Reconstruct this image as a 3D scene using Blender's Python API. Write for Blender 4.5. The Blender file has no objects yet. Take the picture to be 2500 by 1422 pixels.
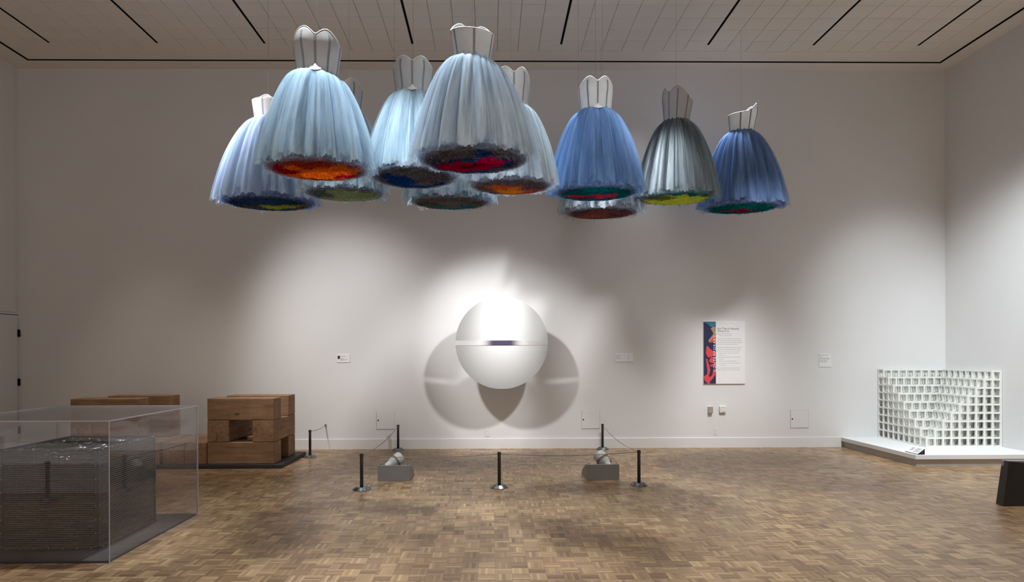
import bpy, math, random
import numpy as np
from mathutils import Vector, Matrix

S = bpy.context.scene
COL = S.collection
PI = math.pi
rad = math.radians
rng = np.random.default_rng(7)
random.seed(7)

# ------------------------------------------------------------------ camera
F_PX = 1500.0
cam_d = bpy.data.cameras.new('camera')
cam = bpy.data.objects.new('camera', cam_d)
COL.objects.link(cam)
cam_d.sensor_fit = 'HORIZONTAL'
cam_d.sensor_width = 36.0
cam_d.lens = F_PX / 2500.0 * 36.0
cam_d.shift_x = (1250.0 - 1218.3) / 2500.0
cam_d.shift_y = (866.0 - 711.0) / 2500.0
cam_d.clip_start = 0.05
cam.matrix_world = (Matrix.Translation((0, 0, 1.5)) @ Matrix.Rotation(rad(-0.7), 4, 'Z')
                    @ Matrix.Rotation(rad(90), 4, 'X') @ Matrix.Rotation(-0.0027, 4, 'Z'))
S.camera = cam

# ------------------------------------------------------------------ world, exposure
W = bpy.data.worlds.new('world')
S.world = W
W.use_nodes = True
bg = W.node_tree.nodes['Background']
bg.inputs[0].default_value = (1.0, 0.855, 0.73, 1)
bg.inputs[1].default_value = 0.54
S.view_settings.view_transform = 'Standard'
S.view_settings.look = 'None'
S.view_settings.gamma = 1.0
S.view_settings.exposure = 0.0
S.view_settings.use_curve_mapping = False
S.cycles.transparent_max_bounces = 40
S.cycles.max_bounces = 10
S.cycles.diffuse_bounces = 5

# ------------------------------------------------------------------ ceiling spot lights (heads in the ceiling tracks, plus added fills)
def spot(name, loc, target, power, size, blend=0.6, radius=0.08, color=(1, 1, 1)):
    d = bpy.data.lights.new(name, 'SPOT')
    d.energy = power
    d.spot_size = rad(size)
    d.spot_blend = blend
    d.shadow_soft_size = radius
    d.color = color
    o = bpy.data.objects.new(name, d)
    o.location = loc
    o.rotation_euler = (Vector(target) - Vector(loc)).to_track_quat('-Z', 'Y').to_euler()
    COL.objects.link(o)
    return o

COOL = (0.86, 0.94, 1.0)
NEUT = (0.98, 0.985, 1.0)
WARM = (1.0, 0.90, 0.78)
# pair that lights the wall disc and throws its two shadows
spot('disc_spot', (-2.58, 6.07, 5.35), (0.60, 9.8, 1.15), 1150, 33, 0.85, 0.15, NEUT)
spot('disc_spot', (2.90, 6.07, 5.35), (-0.29, 9.8, 1.15), 1150, 33, 0.85, 0.15, NEUT)
spot('disc_top_spot', (0.50, 7.7, 5.98), (0.156, 9.27, 2.08), 2000, 15, 1.0, 0.10, NEUT)
# wall washers and one added fill
spot('label_spot', (-3.8, 6.2, 5.98), (-1.8, 9.8, 0.9), 1650, 48, 1.0, 0.30, NEUT)
spot('label_spot', (1.9, 5.4, 5.98), (1.95, 9.8, 0.95), 1250, 30, 1.0, 0.55, NEUT)
spot('wall_fill_spot', (2.35, 9.3, 5.98), (2.1, 9.8, 1.6), 130, 44, 1.0, 0.30, NEUT)  # added fill for the dark patch of wall right of the disc
spot('sign_spot', (3.78, 5.3, 5.98), (3.76, 9.8, 1.25), 2300, 22, 1.0, 0.50, NEUT)
spot('lattice_spot', (5.4, 6.6, 5.98), (6.9, 9.6, 0.9), 980, 56, 1.0, 0.30, COOL)
spot('wall_spot', (5.0, 5.4, 5.98), (7.3, 7.7, 0.9), 1700, 66, 1.0, 0.30, COOL)
# timbers, then an added fill for the platform on the far side
spot('timber_spot', (-3.6, 7.4, 5.98), (-3.5, 8.8, 0.6), 260, 50, 1.0, 0.12, WARM)
spot('timber_spot', (-5.4, 7.4, 5.98), (-5.2, 8.8, 0.6), 200, 50, 1.0, 0.12, WARM)
spot('platform_fill', (-5.0, 4.4, 5.98), (-5.0, 2.2, 0.1), 1500, 54, 1.0, 0.12, NEUT)  # added lamp, brightens the platform front for its reflection in the case
# dresses, from overhead
spot('dress_spot', (-1.62, 4.96, 6.02), (-1.46, 5.2, 3.3), 760, 52, 0.7, 0.05, COOL)
spot('dress_spot', (-0.59, 5.30, 6.02), (-0.10, 4.9, 3.3), 800, 52, 0.7, 0.05, COOL)
spot('dress_spot', (1.13, 7.45, 6.02), (1.13, 6.5, 3.4), 800, 66, 0.7, 0.05, COOL)
spot('dress_spot', (-0.40, 7.3, 6.02), (-0.30, 6.3, 3.5), 150, 66, 0.8, 0.09, COOL)
spot('dress_spot', (-2.6, 7.7, 6.02), (-2.4, 7.0, 3.6), 240, 60, 0.8, 0.09, COOL)
spot('dress_spot', (3.4, 8.9, 6.02), (3.2, 8.3, 3.9), 560, 70, 0.8, 0.09, COOL)
spot('dress_spot', (0.6, 4.2, 6.02), (0.4, 6.2, 3.5), 180, 70, 1.0, 0.12, COOL)
# general floor light, then an added lamp for the case
spot('floor_spot', (0.4, 3.6, 6.02), (0.0, 4.1, 0.0), 400, 50, 1.0, 0.12, WARM)
spot('floor_spot', (4.2, 5.0, 6.02), (4.2, 6.4, 0.0), 600, 74, 1.0, 0.12, NEUT)
spot('case_glint_fill', (-3.3, 7.2, 6.02), (-3.4, 5.1, 0.7), 2000, 22, 1.0, 0.16, NEUT)  # added behind the box so the black tubes glint towards the camera

# ------------------------------------------------------------------ helpers
class MB:
    """collects verts and faces, then links them as one mesh object"""
    def __init__(s):
        s.v = []; s.f = []; s.m = []
    def quad(s, a, b, c, d, m=0):
        n = len(s.v); s.v += [a, b, c, d]; s.f.append((n, n+1, n+2, n+3)); s.m.append(m)
    def box(s, x0, y0, z0, x1, y1, z1, m=0, bev=0.0, M=None):
        if bev <= 0:
            vs = [(x0,y0,z0),(x1,y0,z0),(x1,y1,z0),(x0,y1,z0),(x0,y0,z1),(x1,y0,z1),(x1,y1,z1),(x0,y1,z1)]
            fs = [(0,3,2,1),(4,5,6,7),(0,1,5,4),(1,2,6,5),(2,3,7,6),(3,0,4,7)]
        else:
            b = bev; vs = []; idx = {}
            lo = (x0,y0,z0); hi = (x1,y1,z1)
            for sx in (0,1):
                for sy in (0,1):
                    for sz in (0,1):
                        sg = (sx,sy,sz)
                        for ax in range(3):
                            p = []
                            for k in range(3):
                                e = hi[k] if sg[k] else lo[k]
                                if k != ax: e += (-b if sg[k] else b)
                                p.append(e)
                            idx[(sx,sy,sz,ax)] = len(vs); vs.append(tuple(p))
            fs = []
            for ax in range(3):
                o1, o2 = [(1,2),(2,0),(0,1)][ax]
                for sd in (0,1):
                    q = []
                    for (u,w) in ((0,0),(1,0),(1,1),(0,1)):
                        sg = [0,0,0]; sg[ax]=sd; sg[o1]=u; sg[o2]=w
                        q.append(idx[(sg[0],sg[1],sg[2],ax)])
                    fs.append(tuple(q if sd else q[::-1]))
            for ax in range(3):            # edge bevels along axis ax
                o1, o2 = [(1,2),(2,0),(0,1)][ax]
                for u in (0,1):
                    for w in (0,1):
                        a=[0,0,0]; a[o1]=u; a[o2]=w; a[ax]=0
                        c=list(a); c[ax]=1
                        q=[idx[(*a,o1)],idx[(*a,o2)],idx[(*c,o2)],idx[(*c,o1)]]
                        if (u+w)%2==0: q=q[::-1]
                        fs.append(tuple(q))
            for sx in (0,1):
                for sy in (0,1):
                    for sz in (0,1):
                        t=[idx[(sx,sy,sz,k)] for k in range(3)]
                        if (sx+sy+sz)%2==0: t=t[::-1]
                        fs.append(tuple(t))
        n = len(s.v)
        s.v += [tuple(M @ Vector(p)) for p in vs] if M else vs
        s.f += [tuple(n+i for i in f) for f in fs]
        s.m += [m]*len(fs)
        return s
    def tube(s, pts, r, n=8, m=0, caps=True):
        pts = [Vector(p) for p in pts]
        rr = r if isinstance(r, (list, tuple)) else [r]*len(pts)
        base = len(s.v)
        up = None
        for i, p in enumerate(pts):
            t = (pts[min(i+1, len(pts)-1)] - pts[max(i-1, 0)]).normalized()
            if up is None:
                up = Vector((0,0,1)) if abs(t.z) < 0.9 else Vector((1,0,0))
            a = t.cross(up).normalized(); b = a.cross(t).normalized(); up = b
            for k in range(n):
                th = 2*PI*k/n
                s.v.append(tuple(p + (a*math.cos(th) + b*math.sin(th))*rr[i]))
        for i in range(len(pts)-1):
            for k in range(n):
                k2 = (k+1) % n
                s.f.append((base+i*n+k, base+i*n+k2, base+(i+1)*n+k2, base+(i+1)*n+k)); s.m.append(m)
        if caps:
            s.f.append(tuple(base+k for k in range(n))[::-1]); s.m.append(m)
            e = base+(len(pts)-1)*n
            s.f.append(tuple(e+k for k in range(n))); s.m.append(m)
        return s
    def lathe(s, prof, n=32, m=0, M=None, caps=True):
        base = len(s.v)
        for (r, z) in prof:
            for k in range(n):
                th = 2*PI*k/n
                p = Vector((r*math.cos(th), r*math.sin(th), z))
                s.v.append(tuple(M @ p) if M else tuple(p))
        for i in range(len(prof)-1):
            for k in range(n):
                k2 = (k+1) % n
                s.f.append((base+i*n+k, base+i*n+k2, base+(i+1)*n+k2, base+(i+1)*n+k)); s.m.append(m)
        if caps:
            s.f.append(tuple(base+k for k in range(n))[::-1]); s.m.append(m)
            e = base+(len(prof)-1)*n
            s.f.append(tuple(e+k for k in range(n))); s.m.append(m)
        return s
    def prism(s, poly, y0, y1, m=0):
        """polygon in x,z extruded along y"""
        n = len(poly); b = len(s.v)
        s.v += [(x, y0, z) for x, z in poly] + [(x, y1, z) for x, z in poly]
        s.f.append(tuple(b+i for i in range(n))); s.m.append(m)
        s.f.append(tuple(b+n+i for i in range(n))[::-1]); s.m.append(m)
        for i in range(n):
            j = (i+1) % n
            s.f.append((b+i, b+n+i, b+n+j, b+j)); s.m.append(m)
        return s
    def mesh(s, name, mats, smooth=False):
        me = bpy.data.meshes.new(name)
        me.from_pydata(s.v, [], s.f)
        for mt in (mats if isinstance(mats, (list, tuple)) else [mats]):
            me.materials.append(mt)
        me.polygons.foreach_set('material_index', s.m)
        if smooth: me.polygons.foreach_set('use_smooth', [True]*len(s.f))
        me.update()
        return me
    def build(s, name, mats, parent=None, smooth=False, loc=(0,0,0)):
        return link(name, s.mesh(name, mats, smooth), parent, loc)

def link(name, me, parent=None, loc=(0,0,0)):
    o = bpy.data.objects.new(name, me)
    o.location = loc
    COL.objects.link(o)
    if parent: o.parent = parent
    return o

def tag(o, label=None, cat=None, group=None, kind=None):
    if label: o['label'] = label
    if cat: o['category'] = cat
    if group: o['group'] = group
    if kind: o['kind'] = kind
    return o

def thing(name, loc, label, cat, group=None, rz=0):
    o = bpy.data.objects.new(name, None)
    o.empty_display_size = 0.1
    o.location = loc; o.rotation_euler = (0, 0, rz)
    COL.objects.link(o)
    return tag(o, label, cat, group)

def grid_mesh(name, P, mats, closed_u=True, smooth=True, uv=True, colors=None):
    """P: (rows, cols, 3) array"""
    R, C, _ = P.shape
    me = bpy.data.meshes.new(name)
    i = np.arange(R-1)[:, None]; k = np.arange(C if closed_u else C-1)[None, :]
    k2 = (k+1) % C
    quads = np.stack([i*C+k, i*C+k2, (i+1)*C+k2, (i+1)*C+k], -1).reshape(-1, 4)
    nf = len(quads)
    me.vertices.add(R*C); me.vertices.foreach_set('co', P.reshape(-1).astype(np.float32))
    me.loops.add(nf*4); me.loops.foreach_set('vertex_index', quads.reshape(-1).astype(np.int32))
    me.polygons.add(nf)
    me.polygons.foreach_set('loop_start', np.arange(0, nf*4, 4, dtype=np.int32))
    me.polygons.foreach_set('use_smooth', np.full(nf, smooth))
    if uv:
        u = (k + 0*i).reshape(-1); v = (i + 0*k).reshape(-1)
        uvs = np.stack([np.stack([u, v], -1), np.stack([u+1, v], -1), np.stack([u+1, v+1], -1), np.stack([u, v+1], -1)], 1).astype(np.float32)
        uvs[..., 0] /= C; uvs[..., 1] /= max(R-1, 1)
        lay = me.uv_layers.new(name='UVMap')
        lay.data.foreach_set('uv', uvs.reshape(-1))
    if colors is not None:
        ca = me.color_attributes.new('tint', 'FLOAT_COLOR', 'POINT')
        ca.data.foreach_set('color', colors.reshape(-1).astype(np.float32))
    for mt in (mats if isinstance(mats, (list, tuple)) else [mats]): me.materials.append(mt)
    me.update(calc_edges=True)
    me.validate()
    return me

# ------------------------------------------------------------------ materials
def lin(r, g, b):
    f = lambda c: (c/255/12.92) if c/255 <= 0.04045 else ((c/255+0.055)/1.055)**2.4
    return (f(r), f(g), f(b), 1)

def mat(name, color, rough=0.6, metal=0.0, spec=0.5, noise=0.0, nscale=8.0, bump=0.0, bscale=200.0):
    m = bpy.data.materials.new(name); m.use_nodes = True
    nt = m.node_tree; b = nt.nodes['Principled BSDF']
    c = tuple(color[:3]) + (1,)
    b.inputs['Base Color'].default_value = c
    b.inputs['Roughness'].default_value = rough
    b.inputs['Metallic'].default_value = metal
    b.inputs['Specular IOR Level'].default_value = spec
    if noise > 0 or bump > 0:
        tc = nt.nodes.new('ShaderNodeTexCoord')
    if noise > 0:
        n = nt.nodes.new('ShaderNodeTexNoise'); n.inputs['Scale'].default_value = nscale; n.inputs['Detail'].default_value = 4
        nt.links.new(tc.outputs['Object'], n.inputs['Vector'])
        r = nt.nodes.new('ShaderNodeValToRGB')
        r.color_ramp.elements[0].position = 0.3; r.color_ramp.elements[1].position = 0.7
        r.color_ramp.elements[0].color = tuple(x*(1-noise) for x in c[:3]) + (1,)
        r.color_ramp.elements[1].color = tuple(min(1, x*(1+noise)) for x in c[:3]) + (1,)
        nt.links.new(n.outputs['Fac'], r.inputs['Fac']); nt.links.new(r.outputs['Color'], b.inputs['Base Color'])
    if bump > 0:
        n2 = nt.nodes.new('ShaderNodeTexNoise'); n2.inputs['Scale'].default_value = bscale
        nt.links.new(tc.outputs['Object'], n2.inputs['Vector'])
        bp = nt.nodes.new('ShaderNodeBump'); bp.inputs['Strength'].default_value = bump; bp.inputs['Distance'].default_value = 0.002
        nt.links.new(n2.outputs['Fac'], bp.inputs['Height']); nt.links.new(bp.outputs['Normal'], b.inputs['Normal'])
    return m

M_wall = mat('wall_paint', (0.72, 0.71, 0.70), 0.75, spec=0.25, noise=0.015, nscale=1.2, bump=0.08, bscale=350)
M_trim = mat('trim_paint', (0.74, 0.73, 0.72), 0.45, noise=0.01)
M_ceil = mat('ceiling_paint', (0.80, 0.735, 0.66), 0.9, spec=0.1, noise=0.02, nscale=2)
M_tile = mat('ceiling_tile', (0.80, 0.735, 0.66), 0.95, spec=0.05, noise=0.03, nscale=3, bump=0.15, bscale=120)
M_groove = mat('tile_joint', (0.53, 0.485, 0.435), 0.9, noise=0.05)
M_black = mat('flat_black', (0.006, 0.006, 0.006), 0.9, spec=0.05, noise=0.1)
M_darkgap = mat('dark_joint', (0.10, 0.095, 0.09), 0.9, noise=0.1)  # dark grey line of the door joint
M_white = mat('white_plastic', (0.72, 0.72, 0.70), 0.35, noise=0.01)
M_beige = mat('grey_beige_plastic', (0.45, 0.42, 0.38), 0.5, noise=0.03)
M_post = mat('dark_post', (0.030, 0.027, 0.025), 0.45, noise=0.1)
M_steel = mat('brushed_steel', (0.20, 0.21, 0.22), 0.30, metal=1.0, noise=0.12, nscale=20)
M_cord = mat('grey_cord', (0.24, 0.22, 0.20), 0.7, noise=0.1, nscale=60)
M_slab = mat('charcoal_slab', (0.028, 0.027, 0.028), 0.6, noise=0.12, nscale=5)
M_lampgrey = mat('grey_paint', (0.23, 0.23, 0.225), 0.55, noise=0.04)
M_lampbody = mat('lamp_enamel', (0.52, 0.51, 0.47), 0.4, noise=0.04)
M_plinth = mat('plinth_white', (0.74, 0.74, 0.74), 0.6, noise=0.01)
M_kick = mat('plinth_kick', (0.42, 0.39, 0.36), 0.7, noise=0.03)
M_lattice = mat('lattice_white', (0.80, 0.80, 0.76), 0.5, noise=0.01)
M_bench = mat('bench_black', (0.020, 0.019, 0.018), 0.5, noise=0.15)
M_benchtop = mat('bench_grey_top', (0.30, 0.30, 0.30), 0.5, noise=0.05)

def floor_material():
    m = bpy.data.materials.new('oak_parquet'); m.use_nodes = True
    nt = m.node_tree; b = nt.nodes['Principled BSDF']; L = nt.links.new
    at = nt.nodes.new('ShaderNodeAttribute'); at.attribute_name = 'tone'
    oi = nt.nodes.new('ShaderNodeObjectInfo')
    uv = nt.nodes.new('ShaderNodeUVMap'); uv.uv_map = 'UVMap'
    mp = nt.nodes.new('ShaderNodeMapping'); mp.inputs['Scale'].default_value = (6, 160, 1)
    L(uv.outputs['UV'], mp.inputs['Vector'])
    n = nt.nodes.new('ShaderNodeTexNoise'); n.inputs['Scale'].default_value = 1.0; n.inputs['Detail'].default_value = 5; n.inputs['Roughness'].default_value = 0.65
    L(mp.outputs['Vector'], n.inputs['Vector'])
    # tone + small object variation + grain
    a1 = nt.nodes.new('ShaderNodeMath'); a1.operation = 'MULTIPLY_ADD'; a1.inputs[1].default_value = 0.42
    sub = nt.nodes.new('ShaderNodeMath'); sub.operation = 'SUBTRACT'; sub.inputs[1].default_value = 0.5
    L(n.outputs['Fac'], sub.inputs[0]); L(sub.outputs[0], a1.inputs[0]); L(at.outputs['Fac'], a1.inputs[2])
    a2 = nt.nodes.new('ShaderNodeMath'); a2.operation = 'MULTIPLY_ADD'; a2.inputs[1].default_value = 0.10; 
    L(oi.outputs['Random'], a2.inputs[0]); L(a1.outputs[0], a2.inputs[2])
    r = nt.nodes.new('ShaderNodeValToRGB'); cr = r.color_ramp
    cr.elements[0].position = 0.10; cr.elements[0].color = (0.125, 0.070, 0.034, 1)
    cr.elements[1].position = 0.95; cr.elements[1].color = (0.43, 0.290, 0.155, 1)
    e = cr.elements.new(0.5); e.color = (0.245, 0.150, 0.078, 1)
    L(a2.outputs[0], r.inputs['Fac']); L(r.outputs['Color'], b.inputs['Base Color'])
    b.inputs['Roughness'].default_value = 0.33
    b.inputs['Specular IOR Level'].default_value = 0.45
    rr = nt.nodes.new('ShaderNodeMapRange'); rr.inputs[3].default_value = 0.26; rr.inputs[4].default_value = 0.42
    L(n.outputs['Fac'], rr.inputs[0]); L(rr.outputs[0], b.inputs['Roughness'])
    return m
M_floor = floor_material()
M_subfloor = mat('subfloor_dark', (0.10, 0.062, 0.038), 0.7, noise=0.15, nscale=12)

def plain_parquet():
    """floor beyond the built blocks: same wood, pattern from a checker of blocks"""
    m = bpy.data.materials.new('oak_parquet_far'); m.use_nodes = True
    nt = m.node_tree; b = nt.nodes['Principled BSDF']; L = nt.links.new
    tc = nt.nodes.new('ShaderNodeTexCoord')
    br = nt.nodes.new('ShaderNodeTexBrick')
    br.inputs['Scale'].default_value = 8.6; br.offset = 0; br.inputs['Brick Width'].default_value = 1.0; br.inputs['Row Height'].default_value = 0.2
    br.inputs['Color1'].default_value = (0.16, 0.10, 0.055, 1); br.inputs['Color2'].default_value = (0.25, 0.165, 0.095, 1)
    br.inputs['Mortar'].default_value = (0.08, 0.05, 0.03, 1); br.inputs['Mortar Size'].default_value = 0.01
    L(tc.outputs['Object'], br.inputs['Vector']); L(br.outputs['Color'], b.inputs['Base Color'])
    b.inputs['Roughness'].default_value = 0.35
    return m
M_floorfar = plain_parquet()

def wood_material(name, seed):
    m = bpy.data.materials.new(name); m.use_nodes = True
    nt = m.node_tree; b = nt.nodes['Principled BSDF']; L = nt.links.new
    tc = nt.nodes.new('ShaderNodeTexCoord'); oi = nt.nodes.new('ShaderNodeObjectInfo')
    off = nt.nodes.new('ShaderNodeVectorMath'); off.operation = 'MULTIPLY_ADD'
    off.inputs[1].default_value = (3.1, 0.05, 0.07)
    cmb = nt.nodes.new('ShaderNodeCombineXYZ')
    for k in range(3): L(oi.outputs['Random'], cmb.inputs[k])
    L(cmb.outputs[0], off.inputs[0]); L(tc.outputs['Object'], off.inputs[2])
    # growth rings round the timber's long (x) axis, pith off centre
    mpw = nt.nodes.new('ShaderNodeMapping'); mpw.inputs['Location'].default_value = (0, 0.09, 0.12); mpw.inputs['Scale'].default_value = (0.35, 1, 1)
    L(off.outputs[0], mpw.inputs['Vector'])
    wv = nt.nodes.new('ShaderNodeTexWave'); wv.wave_type = 'RINGS'; wv.rings_direction = 'X'
    wv.inputs['Scale'].default_value = 17; wv.inputs['Distortion'].default_value = 5.0; wv.inputs['Detail'].default_value = 3; wv.inputs['Detail Scale'].default_value = 1.2
    L(mpw.outputs['Vector'], wv.inputs['Vector'])
    mpn = nt.nodes.new('ShaderNodeMapping'); mpn.inputs['Scale'].default_value = (2.2, 26, 26)
    L(off.outputs[0], mpn.inputs['Vector'])
    n = nt.nodes.new('ShaderNodeTexNoise'); n.inputs['Scale'].default_value = 1; n.inputs['Detail'].default_value = 6; n.inputs['Roughness'].default_value = 0.6
    L(mpn.outputs['Vector'], n.inputs['Vector'])
    n3 = nt.nodes.new('ShaderNodeTexNoise'); n3.inputs['Scale'].default_value = 5; n3.inputs['Detail'].default_value = 3
    L(off.outputs[0], n3.inputs['Vector'])
    mx = nt.nodes.new('ShaderNodeMath'); mx.operation = 'MULTIPLY_ADD'; mx.inputs[1].default_value = 0.13
    L(wv.outputs['Fac'], mx.inputs[0])
    m2 = nt.nodes.new('ShaderNodeMath'); m2.operation = 'MULTIPLY_ADD'; m2.inputs[1].default_value = 0.55
    L(n.outputs['Fac'], m2.inputs[0])
    m3 = nt.nodes.new('ShaderNodeMath'); m3.operation = 'MULTIPLY'; m3.inputs[1].default_value = 0.34
    L(n3.outputs['Fac'], m3.inputs[0]); L(m3.outputs[0], m2.inputs[2]); L(m2.outputs[0], mx.inputs[2])
    r = nt.nodes.new('ShaderNodeValToRGB'); cr = r.color_ramp
    cr.elements[0].position = 0.22; cr.elements[0].color = (0.12, 0.056, 0.028, 1)
    cr.elements[1].position = 0.80; cr.elements[1].color = (0.44, 0.280, 0.165, 1)
    e = cr.elements.new(0.5); e.color = (0.270, 0.160, 0.090, 1)
    L(mx.outputs[0], r.inputs['Fac'])
    # knots
    mpk = nt.nodes.new('ShaderNodeMapping'); mpk.inputs['Scale'].default_value = (2.6, 4.2, 4.2)
    L(off.outputs[0], mpk.inputs['Vector'])
    vo = nt.nodes.new('ShaderNodeTexVoronoi'); vo.inputs['Scale'].default_value = 1.0
    L(mpk.outputs['Vector'], vo.inputs['Vector'])
    kr = nt.nodes.new('ShaderNodeMapRange'); kr.inputs[1].default_value = 0.05; kr.inputs[2].default_value = 0.13; kr.inputs[3].default_value = 0.35; kr.inputs[4].default_value = 1.0
    L(vo.outputs['Distance'], kr.inputs[0])
    mul = nt.nodes.new('ShaderNodeVectorMath'); mul.operation = 'SCALE'
    L(r.outputs['Color'], mul.inputs[0]); L(kr.outputs[0], mul.inputs['Scale'])
    L(mul.outputs[0], b.inputs['Base Color'])
    b.inputs['Roughness'].default_value = 0.75; b.inputs['Specular IOR Level'].default_value = 0.2
    bp = nt.nodes.new('ShaderNodeBump'); bp.inputs['Strength'].default_value = 0.35; bp.inputs['Distance'].default_value = 0.004
    L(n.outputs['Fac'], bp.inputs['Height']); L(bp.outputs['Normal'], b.inputs['Normal'])
    return m
M_wood = wood_material('cedar_timber', 0)
M_crack = mat('timber_check', (0.012, 0.007, 0.004), 0.9, noise=0.2)

def acrylic(name, tint=(0.97, 0.97, 0.98)):
    m = bpy.data.materials.new(name); m.use_nodes = True
    nt = m.node_tree; nt.nodes.clear(); L = nt.links.new
    out = nt.nodes.new('ShaderNodeOutputMaterial')
    tr = nt.nodes.new('ShaderNodeBsdfTransparent'); tr.inputs['Color'].default_value = (*tint, 1)
    gl = nt.nodes.new('ShaderNodeBsdfGlossy'); gl.inputs['Roughness'].default_value = 0.02
    fr = nt.nodes.new('ShaderNodeFresnel')
    ge = nt.nodes.new('ShaderNodeNewGeometry'); io = nt.nodes.new('ShaderNodeMapRange')
    io.inputs[3].default_value = 1.49; io.inputs[4].default_value = 1/1.49      # same slab seen from either side
    L(ge.outputs['Backfacing'], io.inputs[0]); L(io.outputs[0], fr.inputs['IOR'])
    df = nt.nodes.new('ShaderNodeBsdfDiffuse'); df.inputs['Color'].default_value = (0.6, 0.6, 0.63, 1)
    n = nt.nodes.new('ShaderNodeTexNoise'); n.inputs['Scale'].default_value = 3
    mr = nt.nodes.new('ShaderNodeMapRange'); mr.inputs[3].default_value = 0.004; mr.inputs[4].default_value = 0.014
    L(n.outputs['Fac'], mr.inputs[0])
    m0 = nt.nodes.new('ShaderNodeMixShader'); L(mr.outputs[0], m0.inputs[0]); L(tr.outputs[0], m0.inputs[1]); L(df.outputs[0], m0.inputs[2])
    mx = nt.nodes.new('ShaderNodeMixShader'); L(fr.outputs[0], mx.inputs[0]); L(m0.outputs[0], mx.inputs[1]); L(gl.outputs[0], mx.inputs[2])
    L(mx.outputs[0], out.inputs['Surface'])
    return m
M_acrylic = acrylic('clear_acrylic')
M_acryledge = mat('acrylic_polished_edge', (0.50, 0.48, 0.55), 0.25, noise=0.05)

def tulle(name, col, col2, alpha, var=0.35, sx=95.0, transl=0.24):
    m = bpy.data.materials.new(name); m.use_nodes = True
    nt = m.node_tree; nt.nodes.clear(); L = nt.links.new
    out = nt.nodes.new('ShaderNodeOutputMaterial')
    uv = nt.nodes.new('ShaderNodeUVMap'); uv.uv_map = 'UVMap'
    mp = nt.nodes.new('ShaderNodeMapping'); mp.inputs['Scale'].default_value = (sx, 1.3, 1)
    L(uv.outputs['UV'], mp.inputs['Vector'])
    n = nt.nodes.new('ShaderNodeTexNoise'); n.inputs['Scale'].default_value = 1; n.inputs['Detail'].default_value = 3; n.inputs['Roughness'].default_value = 0.55
    L(mp.outputs['Vector'], n.inputs['Vector'])
    r = nt.nodes.new('ShaderNodeValToRGB'); r.color_ramp.elements[0].position = 0.40; r.color_ramp.elements[1].position = 0.60
    r.color_ramp.elements[0].color = (*col2, 1); r.color_ramp.elements[1].color = (*col, 1)  # second tone streaks the net like shaded folds
    L(n.outputs['Fac'], r.inputs['Fac'])
    mr = nt.nodes.new('ShaderNodeMapRange'); mr.inputs[1].default_value = 0.44; mr.inputs[2].default_value = 0.56
    mr.inputs[3].default_value = max(0, alpha*(1-var)); mr.inputs[4].default_value = min(1, alpha*(1+var))
    L(n.outputs['Fac'], mr.inputs[0])
    df = nt.nodes.new('ShaderNodeBsdfDiffuse'); tl = nt.nodes.new('ShaderNodeBsdfTranslucent'); tp = nt.nodes.new('ShaderNodeBsdfTransparent')
    L(r.outputs['Color'], df.inputs['Color']); L(r.outputs['Color'], tl.inputs['Color'])
    m1 = nt.nodes.new('ShaderNodeMixShader'); m1.inputs[0].default_value = transl; L(df.outputs[0], m1.inputs[1]); L(tl.outputs[0], m1.inputs[2])
    m2 = nt.nodes.new('ShaderNodeMixShader'); L(mr.outputs[0], m2.inputs[0]); L(tp.outputs[0], m2.inputs[1]); L(m1.outputs[0], m2.inputs[2])
    L(m2.outputs[0], out.inputs['Surface'])
    return m

def net_material():
    m = bpy.data.materials.new('coloured_net'); m.use_nodes = True
    nt = m.node_tree; nt.nodes.clear(); L = nt.links.new
    out = nt.nodes.new('ShaderNodeOutputMaterial')
    at = nt.nodes.new('ShaderNodeAttribute'); at.attribute_name = 'tint'
    df = nt.nodes.new('ShaderNodeBsdfDiffuse'); tl = nt.nodes.new('ShaderNodeBsdfTranslucent'); tp = nt.nodes.new('ShaderNodeBsdfTransparent')
    L(at.outputs['Color'], df.inputs['Color']); L(at.outputs['Color'], tl.inputs['Color'])
    m1 = nt.nodes.new('ShaderNodeMixShader'); m1.inputs[0].default_value = 0.5; L(df.outputs[0], m1.inputs[1]); L(tl.outputs[0], m1.inputs[2])
    m2 = nt.nodes.new('ShaderNodeMixShader'); L(at.outputs['Alpha'], m2.inputs[0]); L(tp.outputs[0], m2.inputs[1]); L(m1.outputs[0], m2.inputs[2])
    L(m2.outputs[0], out.inputs['Surface'])
    return m
M_net = net_material()

def satin_material():
    m = mat('white_satin', (0.68, 0.675, 0.67), 0.38, noise=0.05, nscale=14)
    nt = m.node_tree; b = nt.nodes['Principled BSDF']; L = nt.links.new
    tl = nt.nodes.new('ShaderNodeBsdfTranslucent'); tl.inputs['Color'].default_value = (0.62, 0.61, 0.60, 1)
    mx = nt.nodes.new('ShaderNodeMixShader'); mx.inputs[0].default_value = 0.30
    out = nt.nodes['Material Output']
    L(b.outputs[0], mx.inputs[1]); L(tl.outputs[0], mx.inputs[2]); L(mx.outputs[0], out.inputs['Surface'])
    return m
M_satin = satin_material()
M_boning = mat('grey_boning_tape', (0.25, 0.26, 0.29), 0.6, noise=0.05)
M_piping = mat('white_piping', (0.84, 0.84, 0.84), 0.45, noise=0.02)
M_wire = mat('suspension_cable', (0.20, 0.19, 0.18), 0.5, noise=0.05)

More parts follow.
